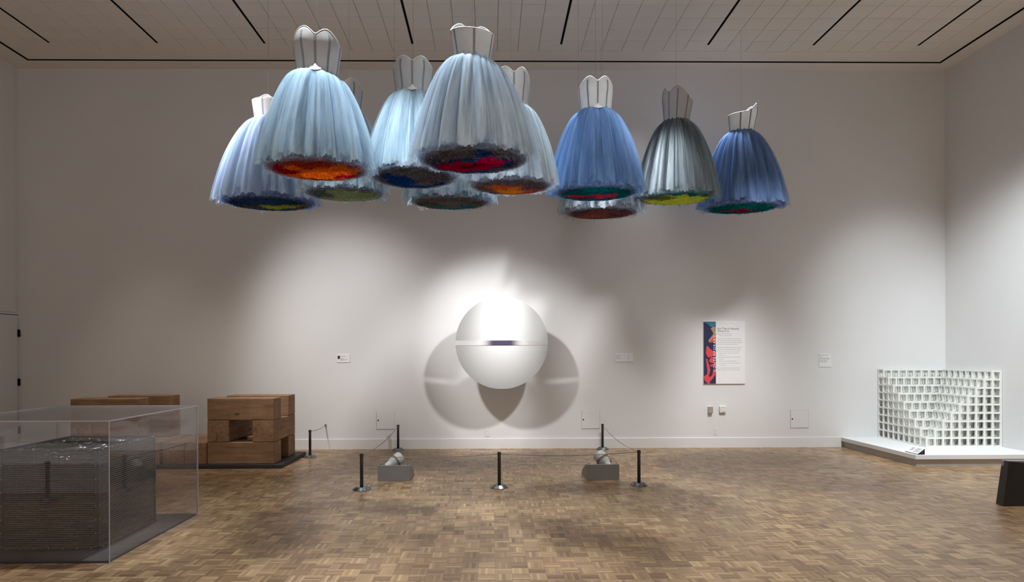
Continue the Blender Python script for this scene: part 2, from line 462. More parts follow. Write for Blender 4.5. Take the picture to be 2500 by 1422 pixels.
# ------------------------------------------------------------------ room
XL, XR, YB, YF, ZC = -7.47, 7.305, 9.80, -2.0, 6.04
floor_o = tag(MB().box(XL-0.2, YF, -0.12, XR+0.2, YB+0.2, -0.004).build('floor', M_floorfar), kind='structure')
wall_back = tag(MB().box(XL-0.2, YB, -0.1, XR+0.2, YB+0.2, ZC+0.3).build('wall_back', M_wall), kind='structure')
wall_left = tag(MB().box(XL-0.2, YF, -0.1, XL, YB, ZC+0.3).build('wall_left', M_wall), kind='structure')
wall_right = tag(MB().box(XR, YF, -0.1, XR+0.2, YB, ZC+0.3).build('wall_right', M_wall), kind='structure')

# ceiling: slab, plaster margin, black strip for the gap's shade, plaster border, tile field with track slots
GX0, GX1, GY = -7.07, 6.992, 9.532           # reveal
TX0, TX1, TY = -6.731, 6.62, 9.18            # tile field
ceil = tag(MB().box(XL-0.2, YF, ZC+0.06, XR+0.2, YB+0.2, ZC+0.26).build('ceiling', M_groove), kind='structure')
g = 0.05
mg = MB()
mg.box(XL, GY, ZC, XR, YB, ZC+0.06); mg.box(XL, YF, ZC, GX0-g, GY, ZC+0.06); mg.box(GX1+g, YF, ZC, XR, GY, ZC+0.06)
mg.build('plaster_margin', M_ceil, ceil)
mb = MB()
mb.box(GX0, TY, ZC, GX1, GY-g, ZC+0.06); mb.box(GX0, YF, ZC, TX0, TY, ZC+0.06); mb.box(TX1, YF, ZC, GX1, TY, ZC+0.06)
mb.build('plaster_border', M_ceil, ceil)
rv = MB()  # black strip stands in for the shade inside the ceiling gap
rv.box(GX0-g, GY-g, ZC+0.002, GX1+g, GY, ZC+0.06); rv.box(GX0-g, YF, ZC+0.002, GX0, GY-g, ZC+0.06); rv.box(GX1, YF, ZC+0.002, GX1+g, GY-g, ZC+0.06)
tag(rv.build('gap_shade_strip', M_black), kind='structure')
slots = [-6.40, -4.842, -3.29, -1.141, 1.031, 3.191, 4.746, 6.303]
SW = 0.026
def tile_cols():
    edges = [TX0] + slots + [TX1]
    counts = [1, 5, 5, 7, 7, 7, 5, 5, 1]
    cols = []
    for i, n in enumerate(counts):
        a = edges[i] + (SW/2 if i > 0 else 0); b = edges[i+1] - (SW/2 if i < len(counts)-1 else 0)
        w = (b-a)/n
        cols += [(a + k*w, a + (k+1)*w) for k in range(n)]
    return cols
cols = tile_cols()
RW = 0.3048
J = 0.0025
tile_me = {}
far = MB()
nrow = 35
for r in range(nrow):
    y1 = TY - r*RW; y0 = y1 - RW
    for (a, b) in cols:
        w = round(b-a, 3)
        if r < 6:
            if w not in tile_me:
                tile_me[w] = MB().box(J, J, 0, w-J, RW-J, 0.03, bev=0.003).mesh('ceiling_tile', M_tile)
            link('ceiling_tile', tile_me[w], ceil, (a, y0, ZC + random.uniform(0, 0.0015)))
        else:
            far.box(a+J, y0+J, ZC, b-J, y1-J, ZC+0.03)
tag(far.build('tile_field', M_tile, ceil), kind='stuff')
for sx in slots:
    link('track_slot', MB().box(-SW/2, -10.9, -0.002, SW/2, 0, 0.03).mesh('track_slot', M_black), ceil, (sx, 8.98, ZC))
    link('slot_cover', MB().box(-SW/2-0.004, 0, 0, SW/2+0.004, 0.2, 0.03, bev=0.002).mesh('slot_cover', M_ceil), ceil, (sx, 8.98, ZC))

# baseboards
def baseboard(name, x0, y0, x1, y1):
    b = MB().box(x0, y0, 0, x1, y1, 0.150)
    if abs(x1-x0) > abs(y1-y0): b.box(x0, y0+0.006, 0.150, x1, y1, 0.160, bev=0.002)
    return tag(b.build(name, M_trim), kind='structure')
baseboard('baseboard_back', XL, YB-0.022, 5.60, YB)
tag(MB().box(XL, YF, 0, XL+0.018, 7.55, 0.16).build('baseboard_left', M_trim), kind='structure')
tag(MB().box(XR-0.018, YF, 0, XR, 8.06, 0.16).build('baseboard_right', M_trim), kind='structure')

# flush double door in the left wall, right beside the back corner
door = tag(MB().box(XL+0.002, 7.6, 0.01, XL+0.012, 9.765, 2.135, bev=0.003).build('door_1', M_wall), kind='structure')
jm = MB(); jm.box(XL, 7.59, 2.135, XL+0.006, 9.772, 2.147); jm.box(XL, 9.765, 0.0, XL+0.006, 9.772, 2.147)
jm.build('door_joint', M_darkgap, door)
for z in (0.33, 1.085, 1.855):
    MB().tube([(XL+0.022, 9.772, z-0.055), (XL+0.022, 9.772, z+0.055)], 0.017, 10).build('hinge', M_black, door, smooth=True)
up = MB(); up.box(XL+0.001, 7.6, 2.185, XL+0.008, 9.745, 5.92, bev=0.003)
up = tag(up.build('trim_2', M_wall), kind='structure')
uj = MB(); uj.box(XL, 7.59, 2.178, XL+0.003, 9.752, 2.185); uj.box(XL, 9.745, 2.178, XL+0.003, 9.752, 5.93)
uj.build('panel_joint', M_groove, up)

# ------------------------------------------------------------------ parquet
BS = 0.1165
FW = BS/5
def block_geo(ox, oy, vert, V, Fc, T, U, gap=0.0005):
    """five fingers with chamfered joints; vert = fingers run along y"""
    bt = rng.normal(0.5, 0.10)
    for k in range(5):
        t = float(np.clip(bt + rng.normal(0, 0.13), 0.05, 0.98))
        if rng.random() < 0.05: t = min(1.0, t + 0.28)
        h = float(rng.uniform(-0.0003, 0.0003))
        c = gap; d = 0.0012
        if vert: x0, x1, y0, y1 = ox+k*FW, ox+(k+1)*FW, oy, oy+BS
        else:    x0, x1, y0, y1 = ox, ox+BS, oy+k*FW, oy+(k+1)*FW
        n = len(V)
        for (a, b) in ((x0,y0),(x1,y0),(x1,y1),(x0,y1)): V.append((a, b, h-d))
        for (a, b) in ((x0+c,y0+c),(x1-c,y0+c),(x1-c,y1-c),(x0+c,y1-c)): V.append((a, b, h))
        Fc += [(n+4,n+5,n+6,n+7),(n,n+1,n+5,n+4),(n+1,n+2,n+6,n+5),(n+2,n+3,n+7,n+6),(n+3,n,n+4,n+7)]
        T += [t]*8
        r0 = rng.uniform(0, 50)
        for (a, b) in [(x0,y0),(x1,y0),(x1,y1),(x0,y1)]*2:
            U.append(((b-oy if vert else a-ox)+r0, (a if vert else b)+r0*0.37))
def block_mesh(name, V, Fc, T, U):
    me = bpy.data.meshes.new(name); me.from_pydata(V, [], Fc)
    at = me.attributes.new('tone', 'FLOAT', 'POINT'); at.data.foreach_set('value', np.array(T, np.float32))
    vi = np.empty(len(me.loops), np.int32); me.loops.foreach_get('vertex_index', vi)
    lay = me.uv_layers.new(name='UVMap'); lay.data.foreach_set('uv', np.array(U, np.float32)[vi].reshape(-1))
    me.materials.append(M_floor); me.update()
    return me
nx0, nx1 = math.floor(XL/BS), math.ceil(XR/BS)
ny0, ny1 = math.floor(2.6/BS), math.ceil((YB-0.02)/BS)
OX, OY = 0.02, 0.0
cells = []
for i in range(nx0, nx1):
    for j in range(ny0, ny1):
        x, y = OX+i*BS, OY+j*BS
        if x < XL-0.05 or x+BS > XR+0.05: continue
        cells.append((i, j, x, y))
def in_view(x, y):
    zc = y; px = 1200+1500*x/max(zc, .1); py = 866+1500*1.5/max(zc, .1)
    return 0 <= px <= 2500 and py <= 1422 and not (px < 480 and 4.4 < y < 5.85)
near = sorted([c for c in cells if in_view(c[2]+BS/2, c[3]+BS/2)], key=lambda c: c[3])[:300]
nearset = {(c[0], c[1]) for c in near}
variants = {0: [], 1: []}
for vtc in (0, 1):
    for q in range(14):
        V, Fc, T, U = [], [], [], []
        block_geo(0, 0, vtc, V, Fc, T, U)
        variants[vtc].append(block_mesh('parquet_block', V, Fc, T, U))
V, Fc, T, U = [], [], [], []
for (i, j, x, y) in cells:
    vtc = (i+j) % 2
    if (i, j) in nearset:
        link('parquet_block', random.choice(variants[vtc]), floor_o, (x, y, 0))
    else:
        block_geo(x, y, vtc, V, Fc, T, U)
tag(link('parquet_field', block_mesh('parquet_field', V, Fc, T, U), floor_o), kind='stuff')

# ------------------------------------------------------------------ dresses
def prof_neck(phi):
    a = abs((phi + 180) % 360 - 180)
    return float(np.interp(a, [0, 5, 12, 20, 28, 40, 53, 70, 90, 125, 180], [.83, .855, .92, .975, 1.0, .97, .89, .76, .645, .61, .60]))

def tri(x):
    return 2*np.abs(2*((x/(2*PI)) % 1.0) - 1) - 1

SK_Z = np.array([0, .015, .05, .10, .18, .28, .40, .55, .70, .85, 1.0])
SK_R = np.array([0, .055, .165, .265, .375, .49, .60, .72, .835, .925, 1.0])
FULL = [1.0]
SLOPE = [0.0]
TILT = [0.07]
def skirt_layer(name, R, Hs, wa, wb, rs, hem, seed, mtl, parent, amp, N=420, jag=0.027, ends=None):
    r_ = np.random.default_rng(seed)
    th = np.linspace(0, 2*PI, N, endpoint=False)
    p = np.zeros(N)
    rf = np.random.default_rng(seed//100)
    for n_, c in ((9, .7), (14, 1.0), (21, 1.1), (31, .8), (47, .4), (71, .2)):
        n_ = n_ + int(rf.integers(-2, 3))
        p += c*tri(n_*th + rf.uniform(0, 2*PI) + r_.uniform(-.25, .25) + 0.8*np.sin(3*th + rf.uniform(0, 6)))
    p /= 2.0
    jg = np.zeros(N)
    for n_, c in ((5, .8), (11, .9), (31, .6), (83, .5)):
        jg += c*np.sin(n_*th + r_.uniform(0, 2*PI))
    jg += r_.normal(0, .18, N)
    zs = np.array([0, .008, .02, .04, .065, .095, .13, .18, .24, .31, .39, .48, .57, .66, .75, .83, .90, .95, .985, 1.0])*hem
    P = np.zeros((len(zs), N, 3))
    for i, z in enumerate(zs):
        f = np.interp(z, SK_Z, SK_R)**FULL[0]
        ra = wa + (R*rs - wa)*f; rb = wb + (R*rs - wb)*f
        A = amp*(0.25 + 0.75*min(1, z/0.5)) * R * min(1.0, 0.25 + z*6)
        if z == 0: A = 0.012
        rr_a = ra + A*p; rr_b = rb + A*p
        zz = Hs*(1 - z) + (jag*R*jg*(max(0, (z/hem-.8))/.2) if z > .8*hem else 0)
        # gathered top: small puff above the waist seam
        zz = zz + (0.010*p if i == 0 else 0)
        P[i, :, 0] = rr_a*np.sin(th); P[i, :, 1] = -rr_b*np.cos(th); P[i, :, 2] = zz + TILT[0]*P[i, :, 1]*z - SLOPE[0]*P[i, :, 0]*(1-z)**2
    return link(name, grid_mesh(name, P, mtl), parent)

def petticoat(R, Hs, spots, base, rim, seed, parent, nr=34, N=220):
    r_ = np.random.default_rng(seed)
    objs = []
    allP, allC = [], []
    V, Fc, Cc = [], [], []
    th = np.linspace(0, 2*PI, N, endpoint=False)
    # smooth warp for blob edges
    ph = r_.uniform(0, 6, 8)
    for i in range(nr):
        q = .06 + (.93-.06)*(i/(nr-1))
        rr = q*R
        wav = np.zeros(N)
        for n_, c in ((max(3, int(50*q)), 1.0), (max(4, int(83*q)), .7), (int(20*q)+2, .8)):
            wav += c*np.sin(n_*th + r_.uniform(0, 2*PI))
        wav *= .014*R
        hgt = R*(.06 + .04*r_.random())
        sag = -.085*R*(1-q*q) + .004*R
        zb = sag + r_.normal(0, .006*R, N) + .012*R*np.sin(9*th + r_.uniform(0, 6))
        zt = zb + hgt
        xb = (rr + wav)*np.sin(th); yb = -(rr + wav)*np.cos(th)
        xt = (rr*.96 + wav*.4)*np.sin(th); yt = -(rr*.96 + wav*.4)*np.cos(th)
        u = xb/R; v = yb/R
        u2 = u + .10*np.sin(6*v + ph[0]) + .06*np.sin(13*v + 5*u + ph[1]) + r_.normal(0, .035, N)
        v2 = v + .10*np.sin(5*u + ph[2]) + .06*np.sin(15*u + 4*v + ph[3]) + r_.normal(0, .035, N)
        c = np.tile(np.array(base), (N, 1))
        for (cx, cy, rx, ry, ang, col) in spots:
            ca, sa = math.cos(rad(ang)), math.sin(rad(ang))
            du, dv = u2-cx, v2-cy
            e = ((du*ca+dv*sa)/rx)**2 + ((-du*sa+dv*ca)/ry)**2
            w = np.clip((1.12-e)/.24, 0, 1)[:, None]
            c = c*(1-w) + np.array(col)*w
        rw = np.clip((np.hypot(u, v) + r_.normal(0, .03, N) - .74)/.16, 0, 1)[:, None]
        c = c*(1-rw) + np.array(rim)*rw
        c = c*1.7*(1 + r_.normal(0, .13, (N, 1)))
        al = 1.0 - .62*rw
        cc = np.concatenate([np.clip(c, 0, .95), al], 1)
        n0 = len(V)
        V += list(zip(xb, yb, zb + TILT[0]*yb)) + list(zip(xt, yt, zt + TILT[0]*yt))
        k = np.arange(N); k2 = (k+1) % N
        Fc += [tuple(f) for f in np.stack([n0+k, n0+k2, n0+N+k2, n0+N+k], 1).tolist()]
        Cc.append(cc); Cc.append(cc)
    # net disc closing the inside above the frills
    me = bpy.data.meshes.new('petticoat'); me.from_pydata([tuple(map(float, p)) for p in V], [], Fc)
    ca = me.color_attributes.new('tint', 'FLOAT_COLOR', 'POINT')
    ca.data.foreach_set('color', np.concatenate(Cc).reshape(-1).astype(np.float32))
    me.polygons.foreach_set('use_smooth', [True]*len(Fc))
    me.materials.append(M_net); me.update()
    return link('petticoat', me, parent)

def bodice(Hs, bw, bt, bh, yaw, parent, point=False, puff=0.008, lean=0.0):
    N, Mr = 120, 16
    phis = np.arange(N)*360.0/N
    def surf(phi, t, off=0.0):
        h = bh*prof_neck(phi - yaw)
        z = t*h
        q = min(1.0, z/(bh*.66)); q = .75*q + .25*q*q*(3-2*q)
        a = bw + (bt-bw)*q
        b = a*.74
        f = ((phi - yaw + 180) % 360) - 180
        bulge = puff*math.exp(-((abs(f)-30)/18.0)**2)*math.exp(-((z/bh-.68)/.20)**2)
        tuck = -.006*max(0, (z/bh-.80)/.20)
        s, c = math.sin(rad(phi)), math.cos(rad(phi))
        return ((a+bulge+tuck+off)*s + lean*z, -(b+bulge+tuck+off)*c, Hs - .012 + z - SLOPE[0]*(a+off)*s)
    P = np.array([[surf(p, j/(Mr-1)) for p in phis] for j in range(Mr)])
    Pi = np.array([[surf(p, j/(Mr-1), -.007) for p in phis] for j in range(Mr-1, -1, -1)])
    o = link('bodice', grid_mesh('bodice', np.concatenate([P, Pi]), M_satin), parent)
    ring = [surf(p, 1.0, -.0035) for p in phis]
    mbp = MB(); mbp.tube(ring + ring[:1], .0055, 6, caps=False)
    mbp.build('neckline_piping', M_piping, o, smooth=True)
    for f in (0, 34, -34, 76, -76, 118, -118, 180):
        phi = f + yaw
        wdeg = rad(1)*0 + (.0095/bt)*180/PI
        m_ = MB(); top = .985 if abs(f) not in (34,) else .90
        if f == 0: top = .985
        K = 10
        for k in range(K):
            t0, t1 = .02+(top-.02)*k/K, .02+(top-.02)*(k+1)/K
            m_.quad(surf(phi-wdeg, t0, .0025), surf(phi+wdeg, t0, .0025), surf(phi+wdeg, t1, .0025), surf(phi-wdeg, t1, .0025))
            for sg in (-1, 1):
                m_.quad(surf(phi+sg*wdeg, t0, .0025), surf(phi+sg*wdeg*1.05, t0, -.001), surf(phi+sg*wdeg*1.05, t1, -.001), surf(phi+sg*wdeg, t1, .0025))
        m_.build('boning_channel', M_boning, o)
    if point:
        m_ = MB()
        prf = []
        for k in range(13):
            s_ = -1 + 2*k/12
            ph = yaw + s_*13
            drop = .055*(1-abs(s_))**1.2 + .006
            up_ = .034*(1-abs(s_))**2.2 + .004
            x, y, _ = surf(ph, 0, .0)
            L_ = math.hypot(x, y); nx, ny = x/L_, y/L_
            prf.append(((x+nx*.022, y+ny*.022, Hs+up_+.0), (x+nx*.040, y+ny*.040, Hs-.012), (x+nx*(.030+1.0*drop), y+ny*(.030+1.0*drop), Hs-.012-drop*.62)))
        for k in range(12):
            for q in (0, 1):
                m_.quad(prf[k][q+1], prf[k+1][q+1], prf[k+1][q], prf[k][q])
        m_.build('waist_point', M_piping, parent, smooth=True)
    return o

NB = 0
def dress(hem, R, Hs, bw, bt, bh, yaw, c1, c2, spots, base, rim, label, wires, point=False, dens=1.0, dx=0.0, lean=0.0, amp=.060, tilt=.07, full=1.0, slope=0.0):
    global NB
    TILT[0] = tilt; FULL[0] = full; SLOPE[0] = slope
    hem = (hem[0], hem[1], hem[2] - tilt*R); Hs += tilt*R
    wires = [(a, b, c + tilt*R) for a, b, c in wires]
    NB += 1
    sd = 100*NB
    root = thing('tulle_dress', hem, label, 'dress', 'hanging tulle ball gowns')
    wa, wb = bw*1.03, bw*.80
    c2 = tuple(x*.84 for x in c2)  # streak tone darkened to paint the shade between folds
    ms = [tulle('tulle_outer_%d' % NB, c1, c2, .38*dens, .50, 24),
          tulle('tulle_mid_%d' % NB, c1, c2, .46*dens, .50, 38),
          tulle('tulle_inner_%d' % NB, c1, c2, .58*dens, .40, 30),
          tulle('tulle_lining_%d' % NB, tuple(x*.92 for x in c1), tuple(x*.92 for x in c2), .96, .04, 44)]
    skirt_layer('outer_skirt', R, Hs, wa, wb, 1.00, 1.0, sd+1, ms[0], root, amp*1.2)
    skirt_layer('second_skirt', R, Hs, wa*.99, wb*.99, .97, .98, sd+2, ms[1], root, amp*1.1)
    skirt_layer('third_skirt', R, Hs, wa*.98, wb*.98, .91, .94, sd+3, ms[2], root, amp)
    skirt_layer('lining_skirt', R, Hs, wa*.97, wb*.97, .85, .88, sd+4, ms[3], root, amp*1.1)
    petticoat(R*.94, Hs, spots, base, rim, sd+5, root)
    bodice(Hs, bw, bt, bh, yaw, root, point, lean=lean)
    for (wx, wy, wz) in wires:
        MB().tube([(wx, wy, wz), (wx, wy, ZC - .002 - hem[2])], .0011, 5).build('suspension_cable', M_wire, root)
    return root

PALE = ((.68, .82, .92), (.52, .66, .78))
GREYN = (.25, .275, .345)
def wire(Hs, bh, dx=0.0, k=.75): return (dx, 0, Hs + bh*k)

# leftmost, seen from the back
dress((-2.63, 7.3, 3.344), .60, .945, .158, .190, .36, 172, (.58, .72, .90), (.42, .56, .78),
      [(-.05, .10, .42, .20, 20, (.30, .34, .03)), (.28, .22, .15, .42, 55, (.27, .30, .03)), (-.45, .05, .25, .2, 0, (.10, .075, .05)), (.55, .3, .2, .25, 0, (.10, .07, .05))],
      (.020, .045, .105), (.16, .21, .36), 'pale blue tulle gown with navy and yellow-green underside, leftmost of all the hanging dresses',
      [wire(.945, .36)], full=.97)
# front left
dress((-1.464, 5.2, 3.097), .480, .763, .165, .200, .352, 7, (.64, .82, .95), (.46, .64, .80),
      [(.0, .12, .74, .74, 0, (.62, .155, .012)), (-.66, -.10, .22, .34, 0, (.32, .002, .025)), (.52, .42, .22, .16, 0, (.36, .004, .03)), (.1, -.62, .5, .2, 0, (.30, .03, .02)), (-.15, .55, .25, .12, 0, (.22, .05, .012))],
      (.20, .06, .06), GREYN, 'pale blue tulle gown with bright orange and red underside, large one at front left',
      [wire(.763, .352)], point=True, full=.94, slope=.12)
# hidden behind the front left one
dress((-1.589, 6.7, 3.281), .469, .855, .170, .200, .334, 5, *PALE,
      [(.12, .1, .80, .86, 0, (.25, .31, .185)), (-.5, -.3, .35, .4, 0, (.10, .13, .12))],
      (.13, .15, .14), (.20, .23, .31), 'tulle gown with sage green underside, mostly hidden behind the front left gown',
      [wire(.855, .334, .05)])
dress((-.755, 6.0, 3.235), .470, .807, .168, .196, .331, 2, (.68, .84, .93), (.52, .69, .82),
      [(-.34, .0, .40, .34, -25, (.004, .055, .22)), (.20, .50, .62, .16, -8, (.008, .05, .19)), (-.2, .42, .3, .22, 10, (.006, .05, .20))],
      (.125, .115, .130), (.22, .24, .31), 'pale blue tulle gown with cobalt blue underside, behind the gap between the two front gowns',
      [wire(.807, .331), (-.185, 0, .807+.25)], point=True, tilt=.015, slope=.03)
dress((-.148, 5.0, 3.110), .505, .790, .142, .178, .345, 186, (.66, .78, .88), (.47, .58, .72),
      [(-.05, .05, .72, .50, 0, (.008, .055, .17)), (-.10, .10, .58, .38, 6, (.33, .0, .045)), (.30, -.25, .16, .3, 0, (.36, .0, .05)), (.28, -.55, .12, .25, 0, (.008, .06, .2)), (-.1, .02, .2, .12, 0, (.14, .0, .02)), (.1, .62, .4, .10, 0, (.012, .06, .17))],
      (.115, .100, .110), (.19, .21, .28), 'greyish blue tulle gown with crimson underside, largest and nearest at front centre',
      [wire(.79, .2, 0.0), wire(.79, .2, .04)], dens=.95, full=.97, slope=.10)
dress((-.481, 7.3, 3.345), .535, .909, .170, .200, .37, 0, *PALE,
      [(-.20, .35, .30, .16, 0, (.0, .16, .165)), (.42, .30, .22, .24, 0, (.0, .16, .165)), (.1, .55, .3, .14, 0, (.02, .12, .13)), (-.45, -.05, .3, .2, 0, (.085, .065, .05))],
      (.105, .095, .095), (.22, .25, .32), 'tulle gown with brown and teal underside, only its hem showing behind the front centre gown',
      [wire(.909, .37)])
dress((.208, 6.35, 3.270), .476, .788, .170, .195, .377, 8, (.80, .89, .96), (.64, .76, .86),
      [(.05, .10, .55, .55, 0, (.50, .13, .03)), (-.10, .25, .30, .28, 0, (.60, .27, .03)), (.15, -.12, .2, .2, 0, (.60, .25, .03)), (.5, .35, .35, .14, 10, (.42, .08, .02)), (.50, -.15, .22, .3, 0, (.14, .11, .15))],
      (.16, .115, .13), (.27, .29, .37), 'very pale icy tulle gown with orange underside, half hidden right of the front centre gown',
      [wire(.788, .377)])
dress((1.171, 6.85, 3.341), .535, .874, .171, .193, .352, 0, (.33, .54, .88), (.21, .39, .70),
      [(0, .05, .86, .80, 0, (.0, .125, .145)), (-.03, .12, .62, .17, 9, (.52, .02, .09)), (.22, -.02, .26, .18, -10, (.55, .03, .11)), (-.12, .22, .22, .1, 5, (.20, .0, .03))],
      (.02, .10, .13), (.20, .28, .46), 'cornflower blue tulle gown with teal and pink underside and white waist point',
      [wire(.874, .352), wire(.874, .352, .078), (-.192, 0, .874+.27)], point=True)
dress((1.605, 8.95, 3.610), .62, .995, .175, .205, .40, 0, (.62, .70, .78), (.46, .54, .62),
      [(0, .1, .78, .72, 0, (.190, .070, .065)), (-.2, .15, .3, .3, 0, (.25, .095, .07)), (.35, -.05, .3, .2, 0, (.11, .05, .07))],
      (.09, .06, .075), (.30, .34, .40), 'tulle gown with dull mauve red underside, its hem showing below the cornflower gown',
      [wire(.988, .40)], dens=.8)
dress((2.385, 7.88, 3.541), .522, .950, .160, .196, .435, -46, (.30, .36, .39), (.17, .20, .23),
      [(.0, .08, .80, .82, 0, (.46, .52, .075)), (-.5, -.3, .25, .25, 0, (.16, .19, .06)), (.1, -.78, .7, .22, 0, (.01, .13, .16))],
      (.10, .15, .10), (.12, .19, .21), 'smoke grey tulle gown with lime green underside, second from the right',
      [wire(.963, .435)], lean=.06)
dress((3.52, 8.6, 3.600), .590, 1.02, .165, .197, .40, 96, (.29, .46, .80), (.18, .31, .58),
      [(0, .05, .80, .78, 0, (.0, .105, .105)), (.0, .05, .14, .32, 0, (.24, .0, .035)), (.05, .02, .46, .09, 6, (.22, .0, .035)), (-.25, .28, .3, .09, 6, (.26, .0, .04))],
      (.01, .09, .10), (.18, .24, .40), 'denim blue tulle gown with teal and crimson underside, rightmost of the hanging dresses',
      [wire(1.02, .40)], lean=.06)

# ------------------------------------------------------------------ wall disc with its band
DX, DY, DZ, DR, DH = 0.156, 9.30, 1.675, 0.70, 0.045
disc = thing('wall_disc', (DX, 9.8, DZ), 'large pale convex disc standing out from the back wall with a dark-centred band', 'sculpture')
def disc_y(x, z):
    q = min(1, (x*x+z*z)/(DR*DR))
    return (DY-9.8) - DH*(1-q)
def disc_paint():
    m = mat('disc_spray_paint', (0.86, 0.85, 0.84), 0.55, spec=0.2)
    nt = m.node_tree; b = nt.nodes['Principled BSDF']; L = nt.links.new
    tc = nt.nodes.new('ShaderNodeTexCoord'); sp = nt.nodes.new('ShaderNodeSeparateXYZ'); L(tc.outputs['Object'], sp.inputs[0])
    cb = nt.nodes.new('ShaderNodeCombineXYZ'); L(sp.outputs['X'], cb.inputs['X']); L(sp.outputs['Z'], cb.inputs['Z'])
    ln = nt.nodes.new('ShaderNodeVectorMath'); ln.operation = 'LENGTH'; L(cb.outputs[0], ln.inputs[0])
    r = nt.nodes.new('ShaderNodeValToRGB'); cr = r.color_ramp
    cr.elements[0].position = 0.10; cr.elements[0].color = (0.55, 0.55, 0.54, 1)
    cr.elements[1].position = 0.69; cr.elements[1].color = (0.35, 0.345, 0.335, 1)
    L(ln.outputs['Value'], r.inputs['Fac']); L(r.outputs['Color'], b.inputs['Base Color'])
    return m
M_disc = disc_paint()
BH = 0.036
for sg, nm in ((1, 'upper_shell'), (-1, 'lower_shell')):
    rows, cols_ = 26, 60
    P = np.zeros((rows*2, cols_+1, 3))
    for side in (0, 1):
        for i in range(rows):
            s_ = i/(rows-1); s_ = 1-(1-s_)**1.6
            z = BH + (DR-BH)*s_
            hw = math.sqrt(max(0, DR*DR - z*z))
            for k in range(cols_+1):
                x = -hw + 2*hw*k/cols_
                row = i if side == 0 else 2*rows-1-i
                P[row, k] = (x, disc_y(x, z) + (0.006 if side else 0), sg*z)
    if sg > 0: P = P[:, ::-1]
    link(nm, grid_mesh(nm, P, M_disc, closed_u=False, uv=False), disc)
def band_material():
    m = bpy.data.materials.new('tinted_acrylic_band'); m.use_nodes = True
    nt = m.node_tree; nt.nodes.clear(); L = nt.links.new
    out = nt.nodes.new('ShaderNodeOutputMaterial')
    tc = nt.nodes.new('ShaderNodeTexCoord'); sp = nt.nodes.new('ShaderNodeSeparateXYZ'); L(tc.outputs['Object'], sp.inputs[0])
    ab = nt.nodes.new('ShaderNodeMath'); ab.operation = 'ABSOLUTE'; L(sp.outputs['X'], ab.inputs[0])
    r = nt.nodes.new('ShaderNodeValToRGB'); cr = r.color_ramp
    cr.elements[0].position = 0.13; cr.elements[0].color = (0.06, 0.05, 0.085, 1)
    cr.elements[1].position = 0.32; cr.elements[1].color = (0.62, 0.60, 0.58, 1)
    e = cr.elements.new(0.18); e.color = (0.12, 0.095, 0.12, 1)
    L(ab.outputs[0], r.inputs['Fac'])
    a = nt.nodes.new('ShaderNodeValToRGB'); ar = a.color_ramp
    ar.elements[0].position = 0.14; ar.elements[0].color = (1, 1, 1, 1); ar.elements[1].position = 0.40; ar.elements[1].color = (.35, .35, .35, 1)
    L(ab.outputs[0], a.inputs['Fac'])
    df = nt.nodes.new('ShaderNodeBsdfDiffuse'); L(r.outputs['Color'], df.inputs['Color'])
    tp = nt.nodes.new('ShaderNodeBsdfTransparent')
    mx = nt.nodes.new('ShaderNodeMixShader'); L(a.outputs['Color'], mx.inputs[0]); L(tp.outputs[0], mx.inputs[1]); L(df.outputs[0], mx.inputs[2])
    L(mx.outputs[0], out.inputs['Surface'])
    return m
bd = MB()
K = 48
xs = [-DR*.998 + 2*DR*.998*k/K for k in range(K+1)]
for k in range(K):
    a, b = xs[k], xs[k+1]; ya, yb = disc_y(a, 0)-.004, disc_y(b, 0)-.004
    bd.quad((a, ya, -BH), (b, yb, -BH), (b, yb, BH), (a, ya, BH))
    for z in (-BH, BH): bd.quad((a, ya, z), (b, yb, z), (b, yb+.008, z), (a, ya+.008, z))
bd.build('band', band_material(), disc)
MB().lathe([(.10, 0), (.10, .36), (.16, .37), (.16, .385)], 32, M=Matrix.Rotation(rad(90), 4, 'X')).build('support_arm', M_trim, disc)

# ------------------------------------------------------------------ stanchions
def make_stanchion(loc, label, group='museum barrier posts'):
    t = thing('barrier_post', loc, label, 'stanchion', group)
    global ST
    if ST is None:
        b = MB().lathe([(.100, 0), (.100, .006), (.062, .034), (.024, .036)], 28).mesh('base', M_steel)
        p = MB().lathe([(.0185, .034), (.0185, .398), (.017, .401)], 18).mesh('post', M_post, True)
        c = MB().lathe([(.0215, .372), (.0225, .376), (.0225, .388), (.0215, .391)], 18, caps=False).mesh('collar', M_post)
        ST = (b, p, c)
    for nm, me in zip(('base', 'post', 'collar'), ST): link(nm, me, t)
    return t
ST = None
P1, P2, P3 = (-2.664, 9.04, 0), (-1.469, 9.66, 0), (-1.449, 6.855, 0)
P4, P5, P6 = (.084, 6.923, 0), (1.684, 7.013, 0), (1.746, 9.66, 0)
make_stanchion(P1, 'short dark barrier post on steel base beside the timber slab')
make_stanchion(P2, 'short dark barrier post close to the back wall beside the left access panel')
make_stanchion(P3, 'short dark barrier post in front of the left floor lamp')
make_stanchion(P4, 'short dark barrier post in the middle of the floor in front of the disc')
make_stanchion(P5, 'short dark barrier post right of the right floor lamp')
make_stanchion(P6, 'short dark barrier post close to the back wall beside the right half of the disc')
make_stanchion((-4.60, 2.50, 0), 'barrier post outside the picture, seen only as a reflection in the clear case')
def cord(a, b, za, zb, sag, label):
    pts = []
    for k in range(21):
        t = k/20
        p = Vector(a).lerp(Vector(b), t); p.z = za + (zb-za)*t - sag*4*t*(1-t)
        pts.append(p)
    return tag(MB().tube(pts, .0038, 6).build('museum_barrier_rope', M_cord, smooth=True), label, 'cord', 'barrier cords')
cord((P1[0]+.021, P1[1]+.012, 0), (-2.64, 9.775, 0), .385, .385, .022, 'thin barrier cord from the post by the timbers to the wall hook')
cord((P2[0], P2[1]-.0245, 0), (P3[0], P3[1]+.0245, 0), .375, .378, .055, 'thin barrier cord running back from the left front post to the wall side post')
